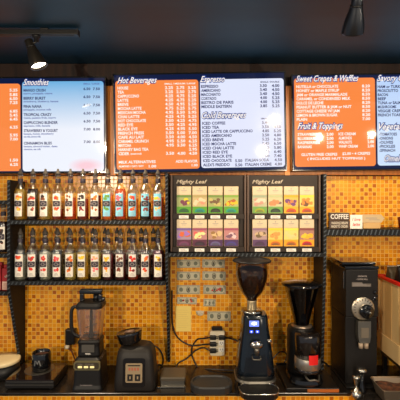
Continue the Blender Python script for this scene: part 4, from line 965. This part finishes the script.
b = NB(); text(b, 'GRINDMASTER', 0, .632, .008, -.1263, 0, .052, 'C', bold=.02); text(b, 'COFFEE MILL', 0, .615, .008, -.1263, 0, .064, 'C', bold=.02); build('lettering', b, LINK, t)
b = NB(); poly(b, rec(-.06, .0, .577, .602), -.1262, 0); poly(b, rec(.0, .05, .577, .594), -.1262, 0)
for k in range(3): poly(b, rec(-.055, .044 - .02 * k, .580 + .006 * k, .582 + .006 * k), -.1268, 1)
build('data_plate', b, [mat('plate_grey', (96, 88, 80), .5), LINK], t)
for k in range(2):
    M = Matrix.Translation((.072, -.126, .545 - k * .035)) @ Matrix.Rotation(PI / 2, 4, 'X'); b = NB(); lathe(b, [(0, 0), (.012, 0), (.011, .01), (0, .011)], 18, M=M); build('round_switch', b, GLOSSB, t)

# tamper
t = thing('coffee_tamper', 'small chrome tamper standing before the bulk grinder', 'tamper', (X(355.5, 2.11), 2.10, Y0))
b = NB(); lathe(b, [(0, 0), (.030, 0), (.031, .006), (.031, .022), (.024, .028), (.012, .034), (.010, .05), (0, .05)], 28); build('tamper_base', b, STEEL, t)
b = NB(); lathe(b, [(0, .051), (.009, .051), (.012, .07), (.016, .088), (.021, .10), (.02, .11), (0, .114)], 24); build('tamper_handle', b, STEEL, t)
t = thing('coffee_tamper', 'taller chrome-topped tamper with flat cap behind the small one', 'tamper', (X(367.5, 2.18) - .035, 2.165 - .003, Y0))
t.location.x = X(362.5, 2.14); t.location.y = 2.148
b = NB(); lathe(b, [(0, 0), (.022, 0), (.024, .01), (.018, .03), (.012, .05), (.011, .11), (0, .11)], 24); build('tamper_base', b, GLOSSB, t)
b = NB(); lathe(b, [(0, .111), (.022, .111), (.0265, .116), (.0265, .124), (.02, .131), (0, .134)], 28); build('chrome_cap', b, STEEL, t)

# pan of ground coffee
px0, px1, py0, py1 = .955, 1.36, 2.0, 2.172
t = thing('metal_pan', 'shallow metal pan of ground coffee at the bottom right corner', 'pan', ((px0 + px1) / 2, (py0 + py1) / 2, Y0))
W_, D_ = px1 - px0, py1 - py0
b = NB()
S = [rl(W_ - .05, D_ - .05, .0, .012), rl(W_ - .01, D_ - .01, .071, .016), rl(W_, D_, .075, .018), rl(W_ - .006, D_ - .006, .077, .018), rl(W_ - .018, D_ - .018, .071, .014), rl(W_ - .052, D_ - .052, .006, .01)]
loft(b, S, 0); bmesh.ops.recalc_face_normals(b, faces=list(b.faces)); build('pan_body', b, mat('worn_tin', (156, 138, 118), .35, .8), t)
b = NB(); n1, n2 = 16, 8; w_, d_ = W_ - .036, D_ - .036
V = [[b.verts.new((-w_ / 2 + w_ * i / n1, -d_ / 2 + d_ * j / n2, .053 + .010 * math.sin(i * .8) * math.cos(j * .9) + random.uniform(-.002, .002))) for i in range(n1 + 1)] for j in range(n2 + 1)]
for j in range(n2):
    for i in range(n1): b.faces.new((V[j][i], V[j][i + 1], V[j + 1][i + 1], V[j + 1][i])).smooth = True
build('ground_coffee', b, GROUNDS, t)

# ------------------------------------------------------------------ wooden bin with red rim on a black stand
sx0, sx1, sy0, sy1 = 1.14, 1.62, 2.02, 2.46; zb = 1.008
t = thing('bin_stand', 'black low stand under the pale wooden bin at the right edge', 'stand', ((sx0 + sx1) / 2, (sy0 + sy1) / 2, Y0))
t.location.y = 2.32
b = NB(); box(b, -.23, .23, -.12, .13, .10, zb - Y0 - .002, 0, .004)
for sx in (-1, 1):
    for sy in (-.105, .115): box(b, sx * .21 - .012, sx * .21 + .012, sy - .012, sy + .012, 0, .099, 0, .002)
build('stand_frame', b, SATIN, t)
t = thing('wooden_bin', 'pale wooden bin with a red rim at the right edge of the picture', 'bin', ((sx0 + sx1) / 2, (sy0 + sy1) / 2, zb))
w_, d_ = (sx1 - sx0) / 2, (sy1 - sy0) / 2; th = .012; hB = 1.455 - zb
b = NB()
box(b, -w_, w_, -d_, -d_ + th, 0, hB, 0, .002); box(b, -w_, w_, d_ - th, d_, 0, hB, 0, .002); box(b, w_ - th, w_, -d_ + th, d_ - th, 0, hB, 0); box(b, -w_ + th, w_ - th, -d_ + th, d_ - th, 0, th, 0)
yy = -d_ + th; k = 0
while yy < d_ - th - .01:
    y2 = min(yy + .085, d_ - th); box(b, -w_ + (0 if k % 2 else .003), -w_ + th, yy, y2 - .001, 0.0, hB, k % 2, .001); yy = y2; k += 1
build('bin_body', b, [PLY, PLYD], t)
b = NB(); box(b, -w_ - .006, -w_ - .0005, -d_ - .001, d_ - .001, 0.0, .11, 0, .002); build('lower_board', b, PLY, t)
b = NB()
for q in ((-w_ - .006, w_ + .006, -d_ - .006, -d_ + .016), (-w_ - .006, w_ + .006, d_ - .016, d_ + .006), (-w_ - .006, -w_ + .016, -d_ + .0165, d_ - .0165), (w_ - .016, w_ + .006, -d_ + .0165, d_ - .0165)): box(b, q[0], q[1], q[2], q[3], hB + .0005, hB + .020, 0, .003)
build('red_rim', b, RED, t)
gl = ((-.16, -.04, (34, 32, 36), 'black bag poking out of the wooden bin beside its left rim', .15), (-.05, -.12, (150, 26, 40), 'crimson bag in the wooden bin', .16), (-.14, .10, (40, 30, 34), 'dark bag at the back left corner of the wooden bin', .13), (.02, .06, (220, 80, 30), 'orange bag in the wooden bin at the right edge', .2), (-.10, -.20 + .05, (30, 36, 30), 'greenish black bag at the front of the wooden bin', .14))
for k, (gx_, gy_, c_, lb, hh) in enumerate(((-.17, .03, (18, 16, 18), 'black coffee bag poking out of the wooden bin by its left rim', .50), (-.17, -.11, (30, 16, 24), 'plum-black coffee bag nearest the camera in the wooden bin', .49), (-.17, .15, (70, 58, 40), 'dull brown coffee bag at the back left corner of the wooden bin', .475), (-.05, .09, (214, 70, 30), 'orange coffee bag in the wooden bin, rising behind the black one', .53), (-.05, -.06, (150, 24, 50), 'crimson coffee bag in the middle of the wooden bin', .505))):
    t = thing('coffee_bag', lb, 'coffee bag', (1.38 + gx_, 2.24 + gy_, zb + th + .002), rotz=.0, group='coffee bags in the wooden bin')
    b = NB(); hh += .045
    loft(b, [rl(.085, .10, 0, .01), rl(.095, .11, .10, .02), rl(.095, .11, hh - .12, .02), rl(.085, .06, hh - .04, .02), rl(.088, .012, hh, .004)], 0, smooth=True)
    bmesh.ops.recalc_face_normals(b, faces=list(b.faces)); build('bag_body', b, mat('bag_foil_%d' % k, c_, .5, spec=.3), t)
    b = NB(); tube(b, [(-.046, -.004, hh - .004), (.046, -.004, hh - .004)], .0045, 6, sm=0); build('tin_tie', b, mat('tin_tie', (176, 164, 150), .5), t)

# ------------------------------------------------------------------ camera, lamps, world
cam = bpy.data.cameras.new('camera'); co = bpy.data.objects.new('camera', cam); COL.objects.link(co)
co.location = (0, 0, EYE); co.rotation_euler = (PI / 2, 0, 0)
cam.sensor_width = 36; cam.lens = 36 * F / 400; cam.clip_start = 0.02
SC.camera = co
def point(x, y, z, e, c, r=.02):
    l = bpy.data.lights.new('bulb_or_fill', 'POINT'); l.energy = e; l.color = c; l.shadow_soft_size = r
    o = bpy.data.objects.new('bulb_or_fill', l); COL.objects.link(o); o.location = (x, y, z)
WARM = (1.0, .82, .6)
point(.82, -.27, 2.60, 26, WARM); point(1.29, .665, 2.62, 14, WARM); point(1.75, .9, 2.62, 8, WARM)
point(-1.17, 0, 2.6, 28, WARM); point(-1.63, -2.0, 2.3, 240, WARM); point(1.56, -2.0, 2.3, 240, WARM)  # last two are added fill lamps behind the camera, brightening the lower wall
wd = bpy.data.worlds.new('room_daylight'); SC.world = wd; wd.use_nodes = True
wd.node_tree.nodes['Background'].inputs['Color'].default_value = (.8, .88, 1.0, 1)
wd.node_tree.nodes['Background'].inputs['Strength'].default_value = .32
vs = SC.view_settings; vs.view_transform = 'Standard'; vs.look = 'None'; vs.exposure = 0.0; vs.gamma = 1; vs.use_curve_mapping = False
